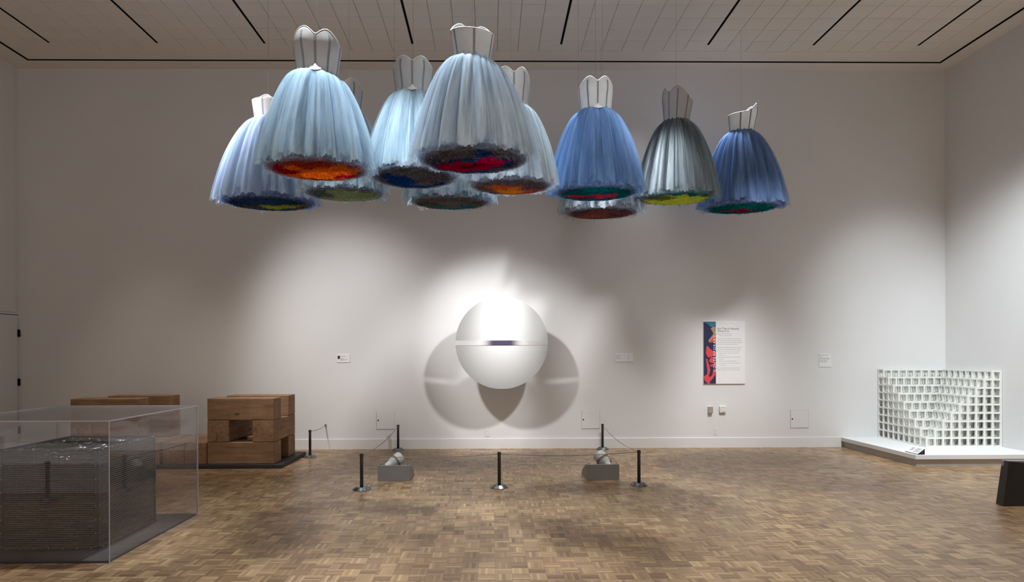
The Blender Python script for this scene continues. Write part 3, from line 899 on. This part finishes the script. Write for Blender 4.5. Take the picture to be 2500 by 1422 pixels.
cord((P3[0]+.0245, P3[1], 0), (P4[0]-.0245, P4[1], 0), .378, .378, .030, 'thin barrier cord between the left and middle front posts')
cord((P4[0]+.0245, P4[1], 0), (P5[0]-.0245, P5[1], 0), .378, .378, .030, 'thin barrier cord between the middle and right front posts')
cord((P5[0], P5[1]+.0245, 0), (P6[0], P6[1]-.0245, 0), .378, .375, .055, 'thin barrier cord running back from the right front post to the wall side post')
hk = thing('wall_hook', (-2.64, 9.8, .385), 'small grey wall hook above the baseboard holding a cord end', 'hook')
MB().lathe([(.018, 0), (.018, .006), (.008, .008), (.008, .022), (.013, .024), (.013, .030)], 16, M=Matrix.Rotation(rad(90), 4, 'X')).build('plate', M_lampgrey, hk)
MB().tube([(0, -.026, 0), (.004, -.028, -.03), (.012, -.022, -.09), (.022, -.012, -.17), (.028, -.010, -.21)], .0022, 5).build('cord_shadow_strand', M_cord, hk)  # thin strand standing in for the cord's shadow on the wall

# ------------------------------------------------------------------ floor lamps
def floor_lamp(bx0, bx1, sgn, lamp_c, aim, label):
    xc = (bx0+bx1)/2
    t = thing('floor_lamp', (xc, 7.29, 0), label, 'lamp', 'floor lamps in front of the disc')
    w = (bx1-bx0)/2
    pn = MB(); pn.box(-w, 0, 0, w, .016, .188, bev=.002); pn.build('front_panel', M_lampgrey, t)
    MB().box(-w, .016, 0, w, .42, .018, bev=.002).build('base_plate', M_lampgrey, t)
    for s_ in (-1, 1):
        x0 = s_*w - (.012 if s_ > 0 else 0)
        sd = MB(); b = len(sd.v)
        pts = [(0.016, .018), (.40, .018), (.40, .05), (.06, .185), (0.016, .185)]
        sd.v += [(x0, y, z) for y, z in pts] + [(x0+.012, y, z) for y, z in pts]
        sd.f += [(0,1,2,3,4), (9,8,7,6,5)] + [(i, 5+i, 5+(i+1) % 5, (i+1) % 5) for i in range(5)]; sd.m += [0]*7
        sd.build('side_panel', M_lampgrey, t)
    for bxx in (-w+.03, w-.03):
        MB().lathe([(.006, .188), (.006, .199), (.0, .199)], 10, M=Matrix.Translation((bxx, .03, 0))).build('bolt', M_steel, t)
    d = (Vector(aim) - Vector(lamp_c)).normalized()
    Mx = Matrix.Translation(Vector(lamp_c) - Vector((xc, 7.29, 0))) @ d.to_track_quat('Z', 'Y').to_matrix().to_4x4()
    MB().lathe([(.0, -.120), (.034, -.120), (.040, -.116), (.050, -.05), (.072, .0), (.074, .008)], 28, M=Mx, caps=False).build('lamp_rear', M_lampbody, t, smooth=False)
    MB().lathe([(.072, .008), (.082, .010), (.082, .016), (.072, .018), (.072, .026), (.082, .028), (.082, .034), (.072, .036)], 28, M=Mx, caps=False).build('lamp_collar', M_lampgrey, t)
    MB().lathe([(.074, .036), (.078, .07), (.078, .112), (.072, .112), (.068, .06), (.0, .05)], 28, M=Mx, caps=False).build('lamp_hood', M_lampbody, t, smooth=False)
    yk = MB(); px, py, pz = Vector(lamp_c) - Vector((xc, 7.29, 0))
    for s_ in (-1, 1):
        yk.box(px+s_*.085-.004, py-.015, .018, px+s_*.085+.004, py+.015, pz+.02)
    yk.box(px-.085, py-.015, .018, px+.085, py+.015, .026)
    yk.build('yoke', M_lampgrey, t)
    return t
floor_lamp(-1.351, -.974, 1, (-1.20, 7.52, .185), (.3, 8.87, 1.09), 'grey floor lamp in a low shield box tilted up to the right, left of centre')
floor_lamp(1.128, 1.516, -1, (1.375, 7.52, .190), (.5, 8.57, 1.24), 'grey floor lamp in a low shield box tilted up to the left, right of centre')

# ------------------------------------------------------------------ cedar timbers
slab = tag(MB().box(-5.75, 8.14, 0, -2.775, 9.22, .055, bev=.004).build('timber_slab', M_slab), 'low charcoal slab on the floor under the stacked timbers', 'base')
TS = .2915
def timber(x, y, z, l, along, label, crack=None, ts=TS, tz=TS):
    """x,y,z = low corner; local x is the long axis"""
    o_l = (x + (l/2 if along == 'x' else ts/2), y + (ts/2 if along == 'x' else l/2), z)
    t = thing('cedar_timber', o_l, label, 'timber', 'stacked cedar timbers', rz=(0 if along == 'x' else rad(90)))
    e = .0035
    bm = MB(); bm.box(-l/2+e, -ts/2+e, e*.3, l/2-e, ts/2-e, tz-e*.5, bev=.008)
    bm.build('beam', M_wood, t)
    if crack:
        face, y0, z0, ln, ang = crack
        m_ = MB()
        pts = []
        for k in range(9):
            q = k/8
            pts.append((y0 + math.sin(ang)*ln*q + .008*math.sin(q*9), z0 + math.cos(ang)*ln*q, .0035*math.sin(PI*q)**.6+.0006))
        ef = -l/2+e-.0006 if face < 0 else l/2-e+.0006
        for k in range(8):
            (a, za, wa_), (b, zb, wb_) = pts[k], pts[k+1]
            m_.quad((ef, a-wa_, za), (ef, a+wa_, za), (ef, b+wb_, zb), (ef, b-wb_, zb))
        m_.build('check_crack', M_crack, t)
    return t
z0 = .055; y0 = 8.165; Lb = .885
xr = -3.765
zl = [z0, z0+TS, z0+2*TS]
timber(xr, y0, zl[0], Lb, 'x', 'cedar timber at the front bottom of the right stack')
timber(xr, y0+Lb-TS, zl[0], Lb, 'x', 'cedar timber at the back bottom of the right stack')
timber(xr, y0, zl[1], Lb, 'y', 'cedar timber with cracked end grain, middle layer left of the right stack', (-1, .02, .0, .14, -.1))
timber(xr+Lb-TS, y0, zl[1], Lb, 'y', 'cedar timber running back along the middle layer, right side of the right stack')
timber(xr, y0, zl[2], Lb, 'x', 'knotty cedar timber lying across the front top of the right stack')
timber(xr+.0, y0+Lb-TS, zl[2], Lb, 'x', 'cedar timber lying across the back top of the right stack')
xl = -5.56
timber(xl, y0, zl[2], Lb, 'x', 'cedar timber lying across the front top of the left stack')
timber(xl+.12, y0+Lb-TS, zl[2], Lb, 'x', 'cedar timber across the back top of the left stack, shifted to the right')
timber(xl, y0, zl[1], Lb, 'y', 'cedar timber at the left of the middle layer of the left stack', (-1, .03, .02, .2, .1))
timber(xl+TS, y0, zl[1], .595, 'x', 'shorter cedar timber at the front of the middle layer of the left stack')
timber(xl+TS, y0+Lb-TS, zl[1], .72, 'x', 'cedar timber at the back of the middle layer of the left stack')
for k in range(4):
    timber(xl+k*(TS+.002), y0, zl[0], Lb, 'y', ['cedar timber at the left end of the bottom row, under the left stack',
           'second cedar timber from the left in the bottom row', 'third cedar timber from the left in the bottom row',
           'fourth cedar timber from the left in the bottom row, hidden behind the mesh box'][k])
timber(-4.352, y0, zl[0], Lb, 'y', 'cedar timber lying uncovered in the bottom row between the stacks, nearer the left stack')
timber(-4.059, y0, zl[0], Lb, 'y', 'cedar timber lying uncovered in the bottom row against the right stack', (-1, .1, .05, .1, 1.4))

# ------------------------------------------------------------------ clear case with mesh box
CX0, CX1, CY0, CY1, CZ = -4.065, -2.755, 4.455, 5.80, 1.033
case = thing('display_case', ((CX0+CX1)/2, (CY0+CY1)/2, 0), 'large clear acrylic display case on the floor at the left edge', 'display case')
ox, oy = (CX0+CX1)/2, (CY0+CY1)/2
hw, hd = (CX1-CX0)/2, (CY1-CY0)/2
MB().box(-hw+.014, -hd+.014, 0, hw-.014, hd-.014, .018, bev=.003).build('base_board', M_slab, case)
PT = .010
def pane(nm, x0, y0_, z0_, x1, y1_, z1_):
    b = MB().box(x0, y0_, z0_, x1, y1_, z1_)
    d = (x1-x0, y1_-y0_, z1_-z0_); ax = d.index(min(d))
    big = {0: (3, 5), 1: (2, 4), 2: (0, 1)}[ax]
    b.m = [0 if i in big else 1 for i in range(6)]
    return b.build(nm, [M_acrylic, M_acryledge], case)
pane('front_pane', -hw, -hd, 0, hw, -hd+PT, CZ-PT)
pane('back_pane', -hw, hd-PT, 0, hw, hd, CZ-PT)
pane('left_pane', -hw, -hd+PT, 0, -hw+PT, hd-PT, CZ-PT)
pane('right_pane', hw-PT, -hd+PT, 0, hw, hd-PT, CZ-PT)
pane('top_pane', -hw, -hd, CZ-PT, hw, hd, CZ)

def mesh_metal():
    m = mat('perforated_steel', (0.105, 0.098, 0.090), 0.42, metal=0.55)
    nt = m.node_tree; b = nt.nodes['Principled BSDF']; L = nt.links.new
    uv = nt.nodes.new('ShaderNodeUVMap'); uv.uv_map = 'UVMap'
    mp = nt.nodes.new('ShaderNodeMapping'); mp.inputs['Scale'].default_value = (95, 46, 1)
    L(uv.outputs['UV'], mp.inputs['Vector'])
    sx = nt.nodes.new('ShaderNodeSeparateXYZ'); L(mp.outputs['Vector'], sx.inputs[0])
    def frac_dist(sock, wt=1.0):
        f = nt.nodes.new('ShaderNodeMath'); f.operation = 'FRACT'; L(sock, f.inputs[0])
        s = nt.nodes.new('ShaderNodeMath'); s.operation = 'SUBTRACT'; s.inputs[1].default_value = .5; L(f.outputs[0], s.inputs[0])
        p = nt.nodes.new('ShaderNodeMath'); p.operation = 'POWER'; p.inputs[1].default_value = 2; 
        ab = nt.nodes.new('ShaderNodeMath'); ab.operation = 'ABSOLUTE'; L(s.outputs[0], ab.inputs[0]); L(ab.outputs[0], p.inputs[0])
        q = nt.nodes.new('ShaderNodeMath'); q.operation = 'MULTIPLY'; q.inputs[1].default_value = wt; L(p.outputs[0], q.inputs[0])
        return q.outputs[0]
    ad = nt.nodes.new('ShaderNodeMath'); ad.operation = 'ADD'; L(frac_dist(sx.outputs[0], .45), ad.inputs[0]); L(frac_dist(sx.outputs[1]), ad.inputs[1])
    lt = nt.nodes.new('ShaderNodeMath'); lt.operation = 'GREATER_THAN'; lt.inputs[1].default_value = .035; L(ad.outputs[0], lt.inputs[0])
    L(lt.outputs[0], b.inputs['Alpha'])
    return m
M_mesh = mesh_metal()
M_frame = mat('steel_angle', (0.075, 0.07, 0.066), 0.5, metal=0.4, noise=0.1, nscale=30)
M_rivet = mat('rivet_steel', (0.50, 0.50, 0.50), 0.35, metal=0.9, noise=0.05)
M_tube = mat('black_tubing', (0.012, 0.012, 0.013), 0.14, spec=1.0, noise=0.1)
M_tube.node_tree.nodes['Principled BSDF'].inputs['Coat Weight'].default_value = 1.0
M_tube.node_tree.nodes['Principled BSDF'].inputs['Coat IOR'].default_value = 1.9
M_tube.node_tree.nodes['Principled BSDF'].inputs['Coat Roughness'].default_value = 0.12
BX0, BX1, BY0, BY1, BZ0, BZ1 = -3.755, -3.012, 4.735, 5.54, .019, .784
box = thing('mesh_box', ((BX0+BX1)/2, (BY0+BY1)/2, BZ0), 'open woven steel mesh box lined with glossy black tubes, inside the clear case', 'sculpture')
bw_, bd_, bh_ = (BX1-BX0)/2, (BY1-BY0)/2, BZ1-BZ0
def ribbed(L_, nrib=46):
    K = nrib*4
    P = np.zeros((K+1, 2, 3)); 
    for i in range(K+1):
        z = bh_*i/K; d = .0035*math.cos(2*PI*i/4)
        P[i, 0] = (0, -d, z); P[i, 1] = (L_, -d, z)
    return P
def side(Pf, nm='mesh_panel'):
    P = ribbed(2*bw_ if nm[-1] != 'y' else 2*bd_)
    Q = np.array([[Pf(p) for p in row] for row in P])
    return link('mesh_panel', grid_mesh('mesh_panel', Q, M_mesh, closed_u=False, smooth=True), box)
def side_panel(Lx, Pf):
    P = ribbed(Lx)
    Q = np.array([[Pf(*p) for p in row] for row in P])
    return link('mesh_panel', grid_mesh('mesh_panel', Q, M_mesh, closed_u=False, smooth=True), box)
side_panel(2*bw_, lambda x, d, z: (-bw_+x, -bd_+d, z))
side_panel(2*bw_, lambda x, d, z: (bw_-x, bd_-d, z))
side_panel(2*bd_, lambda x, d, z: (bw_-d, -bd_+x, z))
side_panel(2*bd_, lambda x, d, z: (-bw_+d, bd_-x, z))
fr = MB(); a_ = .022
for sx_ in (-1, 1):
    for sy_ in (-1, 1):
        x_, y_ = sx_*bw_, sy_*bd_
        fr.box(min(x_, x_-sx_*a_), y_-sy_*.0-.006, 0, max(x_, x_-sx_*a_), y_+.006, bh_)
        fr.box(x_-.006, min(y_, y_-sy_*a_), 0, x_+.006, max(y_, y_-sy_*a_), bh_)
for z_ in (0, bh_-.016):
    fr.box(-bw_-.006, -bd_-.006, z_, bw_+.006, -bd_+.004, z_+.016); fr.box(-bw_-.006, bd_-.004, z_, bw_+.006, bd_+.006, z_+.016)
    fr.box(-bw_-.006, -bd_, z_, -bw_+.004, bd_, z_+.016); fr.box(bw_-.004, -bd_, z_, bw_+.006, bd_, z_+.016)
fr.build('edge_frame', M_frame, box)
rvm = MB()
for sx_ in (-1, 1):
    for k in range(8):
        z_ = .02 + (bh_-.04)*k/7
        for sy_ in (-1,):
            rvm.lathe([(.0038, 0), (.003, .003), (0, .004)], 8, M=Matrix.Translation((sx_*(bw_-.013), -bd_-.006, z_)) @ Matrix.Rotation(rad(90), 4, 'X'), caps=False)
        rvm.lathe([(.0038, 0), (.003, .003), (0, .004)], 8, M=Matrix.Translation((bw_+.006, sx_*(bd_-.013), z_)) @ Matrix.Rotation(rad(90), 4, 'Y'), caps=False)
for k in range(7):
    q = -1 + 2*k/6
    for z_ in (.008, bh_-.008):
        rvm.lathe([(.0038, 0), (.003, .003), (0, .004)], 8, M=Matrix.Translation((q*(bw_-.05), -bd_-.006, z_)) @ Matrix.Rotation(rad(90), 4, 'X'), caps=False)
        rvm.lathe([(.0038, 0), (.003, .003), (0, .004)], 8, M=Matrix.Translation((bw_+.006, q*(bd_-.05), z_)) @ Matrix.Rotation(rad(90), 4, 'Y'), caps=False)
tag(rvm.build('rivets', M_rivet, box), kind='stuff')
tb = MB()
for k in range(5000):
    ln = random.uniform(.07, .11)
    if k < 1700:            # rows of tubes pushed through the walls near the rim
        z_ = bh_ - .020 - .14*random.random()
        wsel = random.random()
        if wsel < .40:   p = Vector((random.uniform(-bw_+.01, bw_-.01), bd_-.010, z_)); n_ = Vector((0, -1, 0))
        elif wsel < .62: p = Vector((-bw_+.010, random.uniform(-bd_+.01, bd_-.01), z_)); n_ = Vector((1, 0, 0))
        elif wsel < .84: p = Vector((bw_-.010, random.uniform(-bd_+.01, bd_-.01), z_)); n_ = Vector((-1, 0, 0))
        else:            p = Vector((random.uniform(-bw_+.01, bw_-.01), -bd_+.010, z_)); n_ = Vector((0, 1, 0))
        up_ = Vector((random.uniform(-.6, .6), random.uniform(-.6, .6), random.uniform(-.4, .2)))
    else:                   # the bed of curls filling the inside
        p = Vector((random.uniform(-bw_+.03, bw_-.03), random.uniform(-bd_+.03, bd_-.03), .625 + .04*random.random()))
        th_ = random.gauss(.6, .8)
        n_ = Vector((math.cos(th_)*.75, math.sin(th_)*.75, .50))
        up_ = Vector((math.cos(th_+.9), math.sin(th_+.9), -.25))
    pts_ = []
    for q in range(5):
        t = q/4
        pts_.append(p + n_*ln*t*(1-.25*t) + up_*ln*.65*t*t)
    for v_ in pts_:
        v_.x = max(-bw_+.008, min(bw_-.008, v_.x)); v_.y = max(-bd_+.008, min(bd_-.008, v_.y)); v_.z = min(v_.z, bh_-.006)
    tb.tube(pts_, .0048, 5, caps=False)
tag(tb.build('black_tubes', M_tube, box, smooth=True), kind='stuff')
MB().box(-bw_+.015, -bd_+.015, 0, bw_-.015, bd_-.015, .63).build('tube_bed', M_tube, box)

# ------------------------------------------------------------------ corner plinth, lattice, label wedge
pl = thing('corner_plinth', (6.45, 8.9, 0), 'low white plinth filling the right back corner', 'plinth')
PX0, PY0 = 5.605, 8.055
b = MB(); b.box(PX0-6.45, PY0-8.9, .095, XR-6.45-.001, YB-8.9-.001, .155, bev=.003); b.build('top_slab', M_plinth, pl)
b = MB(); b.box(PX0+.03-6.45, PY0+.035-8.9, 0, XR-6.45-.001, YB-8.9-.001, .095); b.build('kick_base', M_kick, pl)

lat = thing('lattice_sculpture', (6.75, 9.23, .155), 'white openwork cube lattice stepping into the corner on the low plinth', 'sculpture')
NC = 9
CS = 1.072/NC
LX1, LY1 = 7.296, 9.792
br_ = .0115
def filled(i, j, k):
    """i from the right wall, j from the back wall, k from the floor"""
    if not (0 <= i < NC and 0 <= j < NC and 0 <= k < NC): return False
    lev = NC - k            # 1 at top
    return min(i, j) < lev
def bar(m_, a, b_):
    lo = [min(p, q) for p, q in zip(a, b_)]; hi = [max(p, q) for p, q in zip(a, b_)]
    for k in range(3):
        g_ = br_ if hi[k] - lo[k] > 1e-6 else -br_
        lo[k] += g_; hi[k] -= g_
    m_.box(*lo, *hi)
layers = [MB() for _ in range(NC+1)]
edges = set()
for i in range(NC):
    for j in range(NC):
        for k in range(NC):
            if not filled(i, j, k): continue
            for (d, o1, o2) in ((0, 1, 2), (1, 0, 2), (2, 0, 1)):
                for a in (0, 1):
                    for c in (0, 1):
                        p = [i, j, k]; p[o1] += a; p[o2] += c
                        edges.add((d, tuple(p)))
for (d, p) in sorted(edges):
    q = list(p); q[d] += 1
    f = lambda t: (LX1 - br_ - t[0]*CS - 6.75, LY1 - br_ - t[1]*CS - 9.23, br_ + t[2]*CS)
    bar(layers[p[2]], f(p), f(q))
nodes = set()
for (d, p) in edges:
    q = list(p); q[d] += 1; nodes.add(p); nodes.add(tuple(q))
for p in nodes:
    x, y, z = f(p); layers[p[2]].box(x-br_, y-br_, z-br_, x+br_, y+br_, z+br_)
for m_ in layers:
    if m_.v: m_.build('lattice_layer', M_lattice, lat)

wd = thing('label_stand', (5.70, 8.20, .155), 'small black wedge label stand with sloped white card on the plinth edge', 'label stand')
w_ = MB()
w_.v = [(-.055, -.125, 0), (.04, -.125, 0), (.04, .125, 0), (-.055, .125, 0), (-.055, -.125, .008), (.04, -.125, .078), (.04, .125, .078), (-.055, .125, .008)]
w_.f = [(0,3,2,1), (4,5,6,7), (0,1,5,4), (1,2,6,5), (2,3,7,6), (3,0,4,7)]; w_.m = [0]*6
w_.build('wedge', M_bench, wd)
c_ = MB()
c_.v = [(-.055, -.125, .0085), (.04, -.125, .0785), (.04, .125, .0785), (-.055, .125, .0085)]
c_.v += [(x, y, z+.003) for x, y, z in c_.v]
c_.f = w_.f; c_.m = [0]*6
M_card = mat('white_card', (0.80, 0.80, 0.80), 0.5, noise=0.01)
M_ink = mat('grey_ink', (0.20, 0.20, 0.21), 0.6, noise=0.1)
M_inklight = mat('light_grey_ink', (0.42, 0.42, 0.42), 0.6, noise=0.1)
M_inkred = mat('red_ink', (0.42, 0.13, 0.19), 0.6, noise=0.1)
c_.build('card', M_card, wd)
def on_slope(u, v, h=.0122):   # u along +x uphill 0..1, v along y
    return (-.055 + .095*u, v, .0085 + .07*u + h - .0085)
ink = MB()
for (u, v0, v1) in ((.78, -.10, -.01), (.60, -.10, 0.0), (.42, -.10, -.02), (.25, -.10, -.01)):
    ink.quad(on_slope(u-.035, v0), on_slope(u+.035, v0), on_slope(u+.035, v1), on_slope(u-.035, v1))
ink.build('print', M_ink, wd)
lg = MB()
for k in range(20):
    a0, a1 = 2*PI*k/20, 2*PI*(k+1)/20
    q0, q1 = .030, .022
    def cpt(a, r): return on_slope(.55 + r*math.cos(a)/.118, .055 + r*math.sin(a))
    lg.quad(cpt(a0, q0), cpt(a1, q0), cpt(a1, q1), cpt(a0, q1))
lg.quad(on_slope(.37, .040), on_slope(.43, .034), on_slope(.75, .070), on_slope(.70, .076))
lg.build('red_symbol', M_inkred, wd)

# ------------------------------------------------------------------ bench at the right edge
bn = thing('bench', (5.6, 5.95, 0), 'dark gallery bench with leaning end panel cut off at the right edge', 'bench')
e_ = MB()
e_.prism([(4.994-5.6, 0), (6.3-5.6, 0), (6.3-5.6, .30), (5.50-5.6, .40), (5.055-5.6, .44)], 5.945-5.95, 6.0-5.95)
e_.build('end_panel', M_bench, bn)
e_ = MB(); e_.box(5.075-5.6, 6.0-5.95, .375, 6.3-5.6, 6.06-5.95, .437, bev=.004); e_.build('seat', M_benchtop, bn)
e_ = MB(); e_.prism([(5.02-5.6, 0), (6.3-5.6, 0), (6.3-5.6, .38), (5.075-5.6, .38)], 6.03-5.95, 6.06-5.95); e_.build('rear_panel', M_bench, bn)

# platform on the far side of the hall, seen as a pale band in the case's front pane
hp = tag(MB().box(-7.3, .6, 0, -3.0, 2.20, .33, bev=.004).build('low_platform', M_plinth), 'low pale platform outside the picture, seen only as a reflected band in the clear case', 'platform')

# ------------------------------------------------------------------ wall fittings
def access_panel(x0, x1, z0_, z1_, label):
    t = thing('access_panel', ((x0+x1)/2, YB, (z0_+z1_)/2), label, 'access panel', 'white wall access panels')
    w, h = (x1-x0)/2, (z1_-z0_)/2
    MB().box(-w, -.003, -h, w, 0, h).build('frame_gap', M_groove, t)
    MB().box(-w+.007, -.008, -h+.007, w-.007, -.001, h-.007, bev=.002).build('door', M_wall, t)
    MB().lathe([(.011, 0), (.011, .004), (0, .0045)], 14, M=Matrix.Translation((-w+.032, -.008, 0)) @ Matrix.Rotation(rad(90), 4, 'X'), caps=False).build('lock', M_black, t)
    return t
access_panel(-1.834, -1.542, .308, .606, 'square white access panel low on the wall, left of the disc')
access_panel(1.431, 1.732, .305, .606, 'square white access panel low on the wall, right of the disc')
access_panel(4.788, 5.085, .303, .600, 'square white access panel low on the wall, right of the printed sign')

def text_mesh(name, body, size, mtl, parent, loc, rot=(rad(90), 0, 0), ext=.0004, align='LEFT', space=1.0, line=1.0):
    cu = bpy.data.curves.new(name, 'FONT')
    cu.body = body; cu.size = size; cu.extrude = ext; cu.align_x = align; cu.space_character = space; cu.space_line = line
    tmp = bpy.data.objects.new(name, cu); COL.objects.link(tmp)
    bpy.context.view_layer.update()
    me = bpy.data.meshes.new_from_object(tmp.evaluated_get(bpy.context.evaluated_depsgraph_get()))
    bpy.data.objects.remove(tmp); bpy.data.curves.remove(cu)
    me.name = name; me.materials.clear(); me.materials.append(mtl)
    o = link(name, me, parent, loc); o.rotation_euler = rot
    return o

def word_bars(m_, x, z, width, h, seed, y=-.0262):
    """a line of tiny print too small to read: word-long dashes"""
    r_ = random.Random(seed); cx = x
    while cx < x+width-.004:
        w = min(r_.uniform(.010, .034), x+width-cx)
        m_.quad((cx, y, z), (cx+w, y, z), (cx+w, y, z+h), (cx, y, z+h))
        cx += w + .007

# printed sign: 3.387..4.056 x, 1.017..2.023 z
sg_ = thing('wall_sign', (3.387, YB, 1.020), 'tall white printed wall sign with a navy and red strip', 'sign')
SWd, SHt = .668, 1.000
MB().box(0, -.024, 0, SWd, 0, SHt, bev=.0015).build('board', M_card, sg_)
M_navy = mat('navy_print', lin(34, 40, 76), 0.5, noise=0.12, nscale=20)
M_red = mat('red_print', lin(214, 72, 78), 0.5, noise=0.04, nscale=20)
M_bluep = mat('blue_print', lin(60, 120, 150), 0.5, noise=0.2, nscale=30)
M_sand = mat('sand_print', lin(168, 146, 116), 0.5, noise=0.25, nscale=60)
M_title = mat('title_ink', lin(88, 62, 74), 0.6, noise=0.05)
M_lett = mat('white_lettering', (.85, .85, .88), 0.5, noise=0.02)
st = MB(); st.box(.002, -.0252, .003, .198, -.024, SHt-.003); strip_o = st.build('colour_strip', M_navy, sg_)
def strip(polys, nm, mtl, y=-.0256):
    m_ = MB()
    for poly in polys:      # strip coords: x 0..1 across, z 0..1 up
        n = len(m_.v)
        m_.v += [(.002+.196*px_, y, .003+.994*pz_) for px_, pz_ in poly]
        m_.f.append(tuple(range(n, n+len(poly)))); m_.m.append(0)
    return m_.build(nm, mtl, strip_o)
def tri_fan(pts):      # split a band given as left and right rails into quads
    out = []
    for k in range(len(pts)-1):
        (l0, r0, z0__), (l1, r1, z1__) = pts[k], pts[k+1]
        out.append([(l0, z0__), (r0, z0__), (r1, z1__), (l1, z1__)])
    return out
strip(tri_fan([(.55, 1.0, .915), (.40, 1.0, .955), (.05, 1.0, .985), (.0, 1.0, 1.0)]), 'blue_patch', M_bluep)
strip(tri_fan([(.45, .62, .665), (.40, 1.0, .70), (.55, 1.0, .735), (.80, 1.0, .80), (.72, 1.0, .84), (.58, 1.0, .885), (.75, 1.0, .92)]), 'sand_patch', M_sand)
strip(tri_fan([(.58, 1.0, .665), (.50, 1.0, .69), (.75, 1.0, .73), (.97, 1.0, .765)]), 'red_shape', M_red, -.0260)
strip(tri_fan([(.35, .55, .425), (.24, .95, .46), (.18, .98, .50), (.20, .72, .53), (.22, .42, .58), (.26, .36, .605)]), 'red_shape', M_red, -.0260)
strip(tri_fan([(.62, .80, .335), (.42, .92, .365), (.50, 1.0, .40), (.62, .85, .425)]), 'red_shape', M_red, -.0260)
strip(tri_fan([(.62, .95, .275), (.48, .99, .30), (.75, .99, .315)]), 'red_shape', M_red, -.0260)
strip(tri_fan([(.35, .48, .0), (.10, .55, .05), (.02, .62, .09), (.02, .40, .12), (.28, .46, .15), (.30, .55, .22), (.24, .44, .30), (.20, .34, .36), (.17, .30, .40)]), 'red_shape', M_red, -.0260)
strip(tri_fan([(.42, .60, .05), (.48, .80, .10), (.70, .94, .14), (.74, .97, .19), (.85, .99, .23)]), 'red_shape', M_red, -.0258)
text_mesh('strip_lettering', 'CONTEMPORARY', .056, M_lett, strip_o, (.1955, -.0266, .195), (rad(90), rad(-90), 0), space=1.42)
text_mesh('heading', 'Art That Is Exactly\nWhat It Is', .046, M_title, sg_, (.222, -.0246, .868), line=.86)
text_mesh('quotation', 'What you see is what you see.', .0185, M_ink, sg_, (.222, -.0246, .795))
bt_ = MB()
lines = [(.765, .03, .20)]
for k in range(4): lines.append((.716-k*.030, 0, [.375, .39, .40, .33][k]))
for k in range(3): lines.append((.580-k*.030, 0, [.39, .375, .365][k]))
for (z_, i_, w) in ((.488, .018, .33), (.457, .03, .09), (.424, .018, .355), (.393, .03, .07), (.361, .018, .29), (.327, .018, .355), (.298, .03, .10), (.249, 0, .37), (.219, 0, .37)): lines.append((z_, i_, w))
for n_, (z_, i_, w) in enumerate(lines): word_bars(bt_, .222+i_, z_, w, .0075, n_, -.0246)
tag(bt_.build('body_text', M_inklight, sg_), kind='stuff')

def small_label(x0, x1, z0_, z1_, label, lines_, pic=False):
    t = thing('wall_label', (x0, YB, z0_), label, 'label', 'small wall labels')
    w, h = x1-x0, z1_-z0_
    MB().box(0, -.007, 0, w, 0, h, bev=.001).build('card', M_card, t)
    m_ = MB()
    for n_, (u, v, l) in enumerate(lines_): word_bars(m_, u*w, v*h, l*w, .006, n_+7, -.0075)
    if m_.v: m_.build('print', M_ink, t)
    if pic:
        p = MB(); p.box(.05*w, -.0082, .42*h, .23*w, -.007, .82*h); p.build('picture', mat('picture_brown', (.06, .02, .02), .5, noise=.4, nscale=60), t)
        p = MB(); p.box(.05*w, -.0086, .70*h, .23*w, -.0082, .82*h); p.build('picture_top', M_black, t)
    return t
small_label(-2.455, -2.250, 1.380, 1.507, 'small wall label with a tiny dark picture, left of the disc',
            [(.28, .74, .35), (.28, .50, .2), (.28, .33, .5), (.28, .26, .3)], True)
small_label(1.978, 2.181, 1.380, 1.508, 'small printed wall label right of the disc', [(.06, .74, .35), (.06, .56, .25), (.06, .38, .45)])
small_label(2.190, 2.260, 1.380, 1.501, 'narrow blank white card touching the label right of the disc', [])
small_label(5.254, 5.452, 1.286, 1.499, 'upright printed wall label between the sign and the lattice', [(.06, .88, .7), (.06, .76, .2), (.06, .64, .82), (.06, .58, .8), (.06, .46, .65), (.06, .36, .6)])

def outlet(x0, x1, z0_, z1_, label, duplex):
    t = thing('wall_outlet', ((x0+x1)/2, YB, (z0_+z1_)/2), label, 'outlet')
    w, h = (x1-x0)/2, (z1_-z0_)/2
    MB().box(-w, -.006, -h, w, 0, h, bev=.002).build('cover_plate', M_white if duplex else M_wall, t)
    m_ = MB()
    if duplex:
        for s_ in (-1, 1):
            for dx_ in (-.008, .008): m_.box(dx_-.002, -.0066, s_*.024-.006, dx_+.002, -.0058, s_*.024+.006)
            m_.lathe([(.003, 0), (.003, .0008)], 8, M=Matrix.Translation((0, -.0058, s_*.024-.012)) @ Matrix.Rotation(rad(90), 4, 'X'))
    else:
        for s_ in (-1, 1): m_.lathe([(.004, 0), (.004, .0008)], 8, M=Matrix.Translation((0, -.006, s_*h*.65)) @ Matrix.Rotation(rad(90), 4, 'X'))
    m_.build('sockets' if duplex else 'screws', M_ink, t)
    return t
outlet(-.101, -.034, .187, .299, 'blank painted wall plate just under the disc', False)
outlet(3.556, 3.624, .191, .310, 'white wall socket below the printed sign', True)
t = thing('sensor_box', (3.494, YB, .608), 'grey beige ridged wall sensor below the left side of the sign', 'wall sensor')
MB().box(-.040, -.012, -.056, .040, 0, .056, bev=.002).build('back_plate', M_white, t)
for k in range(6):
    MB().box(-.034+k*.0115, -.060, -.052, -.034+k*.0115+.009, -.012, .050, bev=.002).build('cover_fin', M_beige, t)
t = thing('thermostat', (3.693, YB, .611), 'rounded white thermostat below the middle of the sign', 'thermostat')
MB().box(-.052, -.045, -.056, .052, 0, .058, bev=.010).build('housing', M_white, t)
MB().box(-.010, -.0465, .036, .010, -.044, .046, bev=.001).build('indicator', M_lampgrey, t)
MB().box(-.016, -.0465, -.040, .030, -.044, -.033, bev=.001).build('name_strip', M_lampgrey, t)
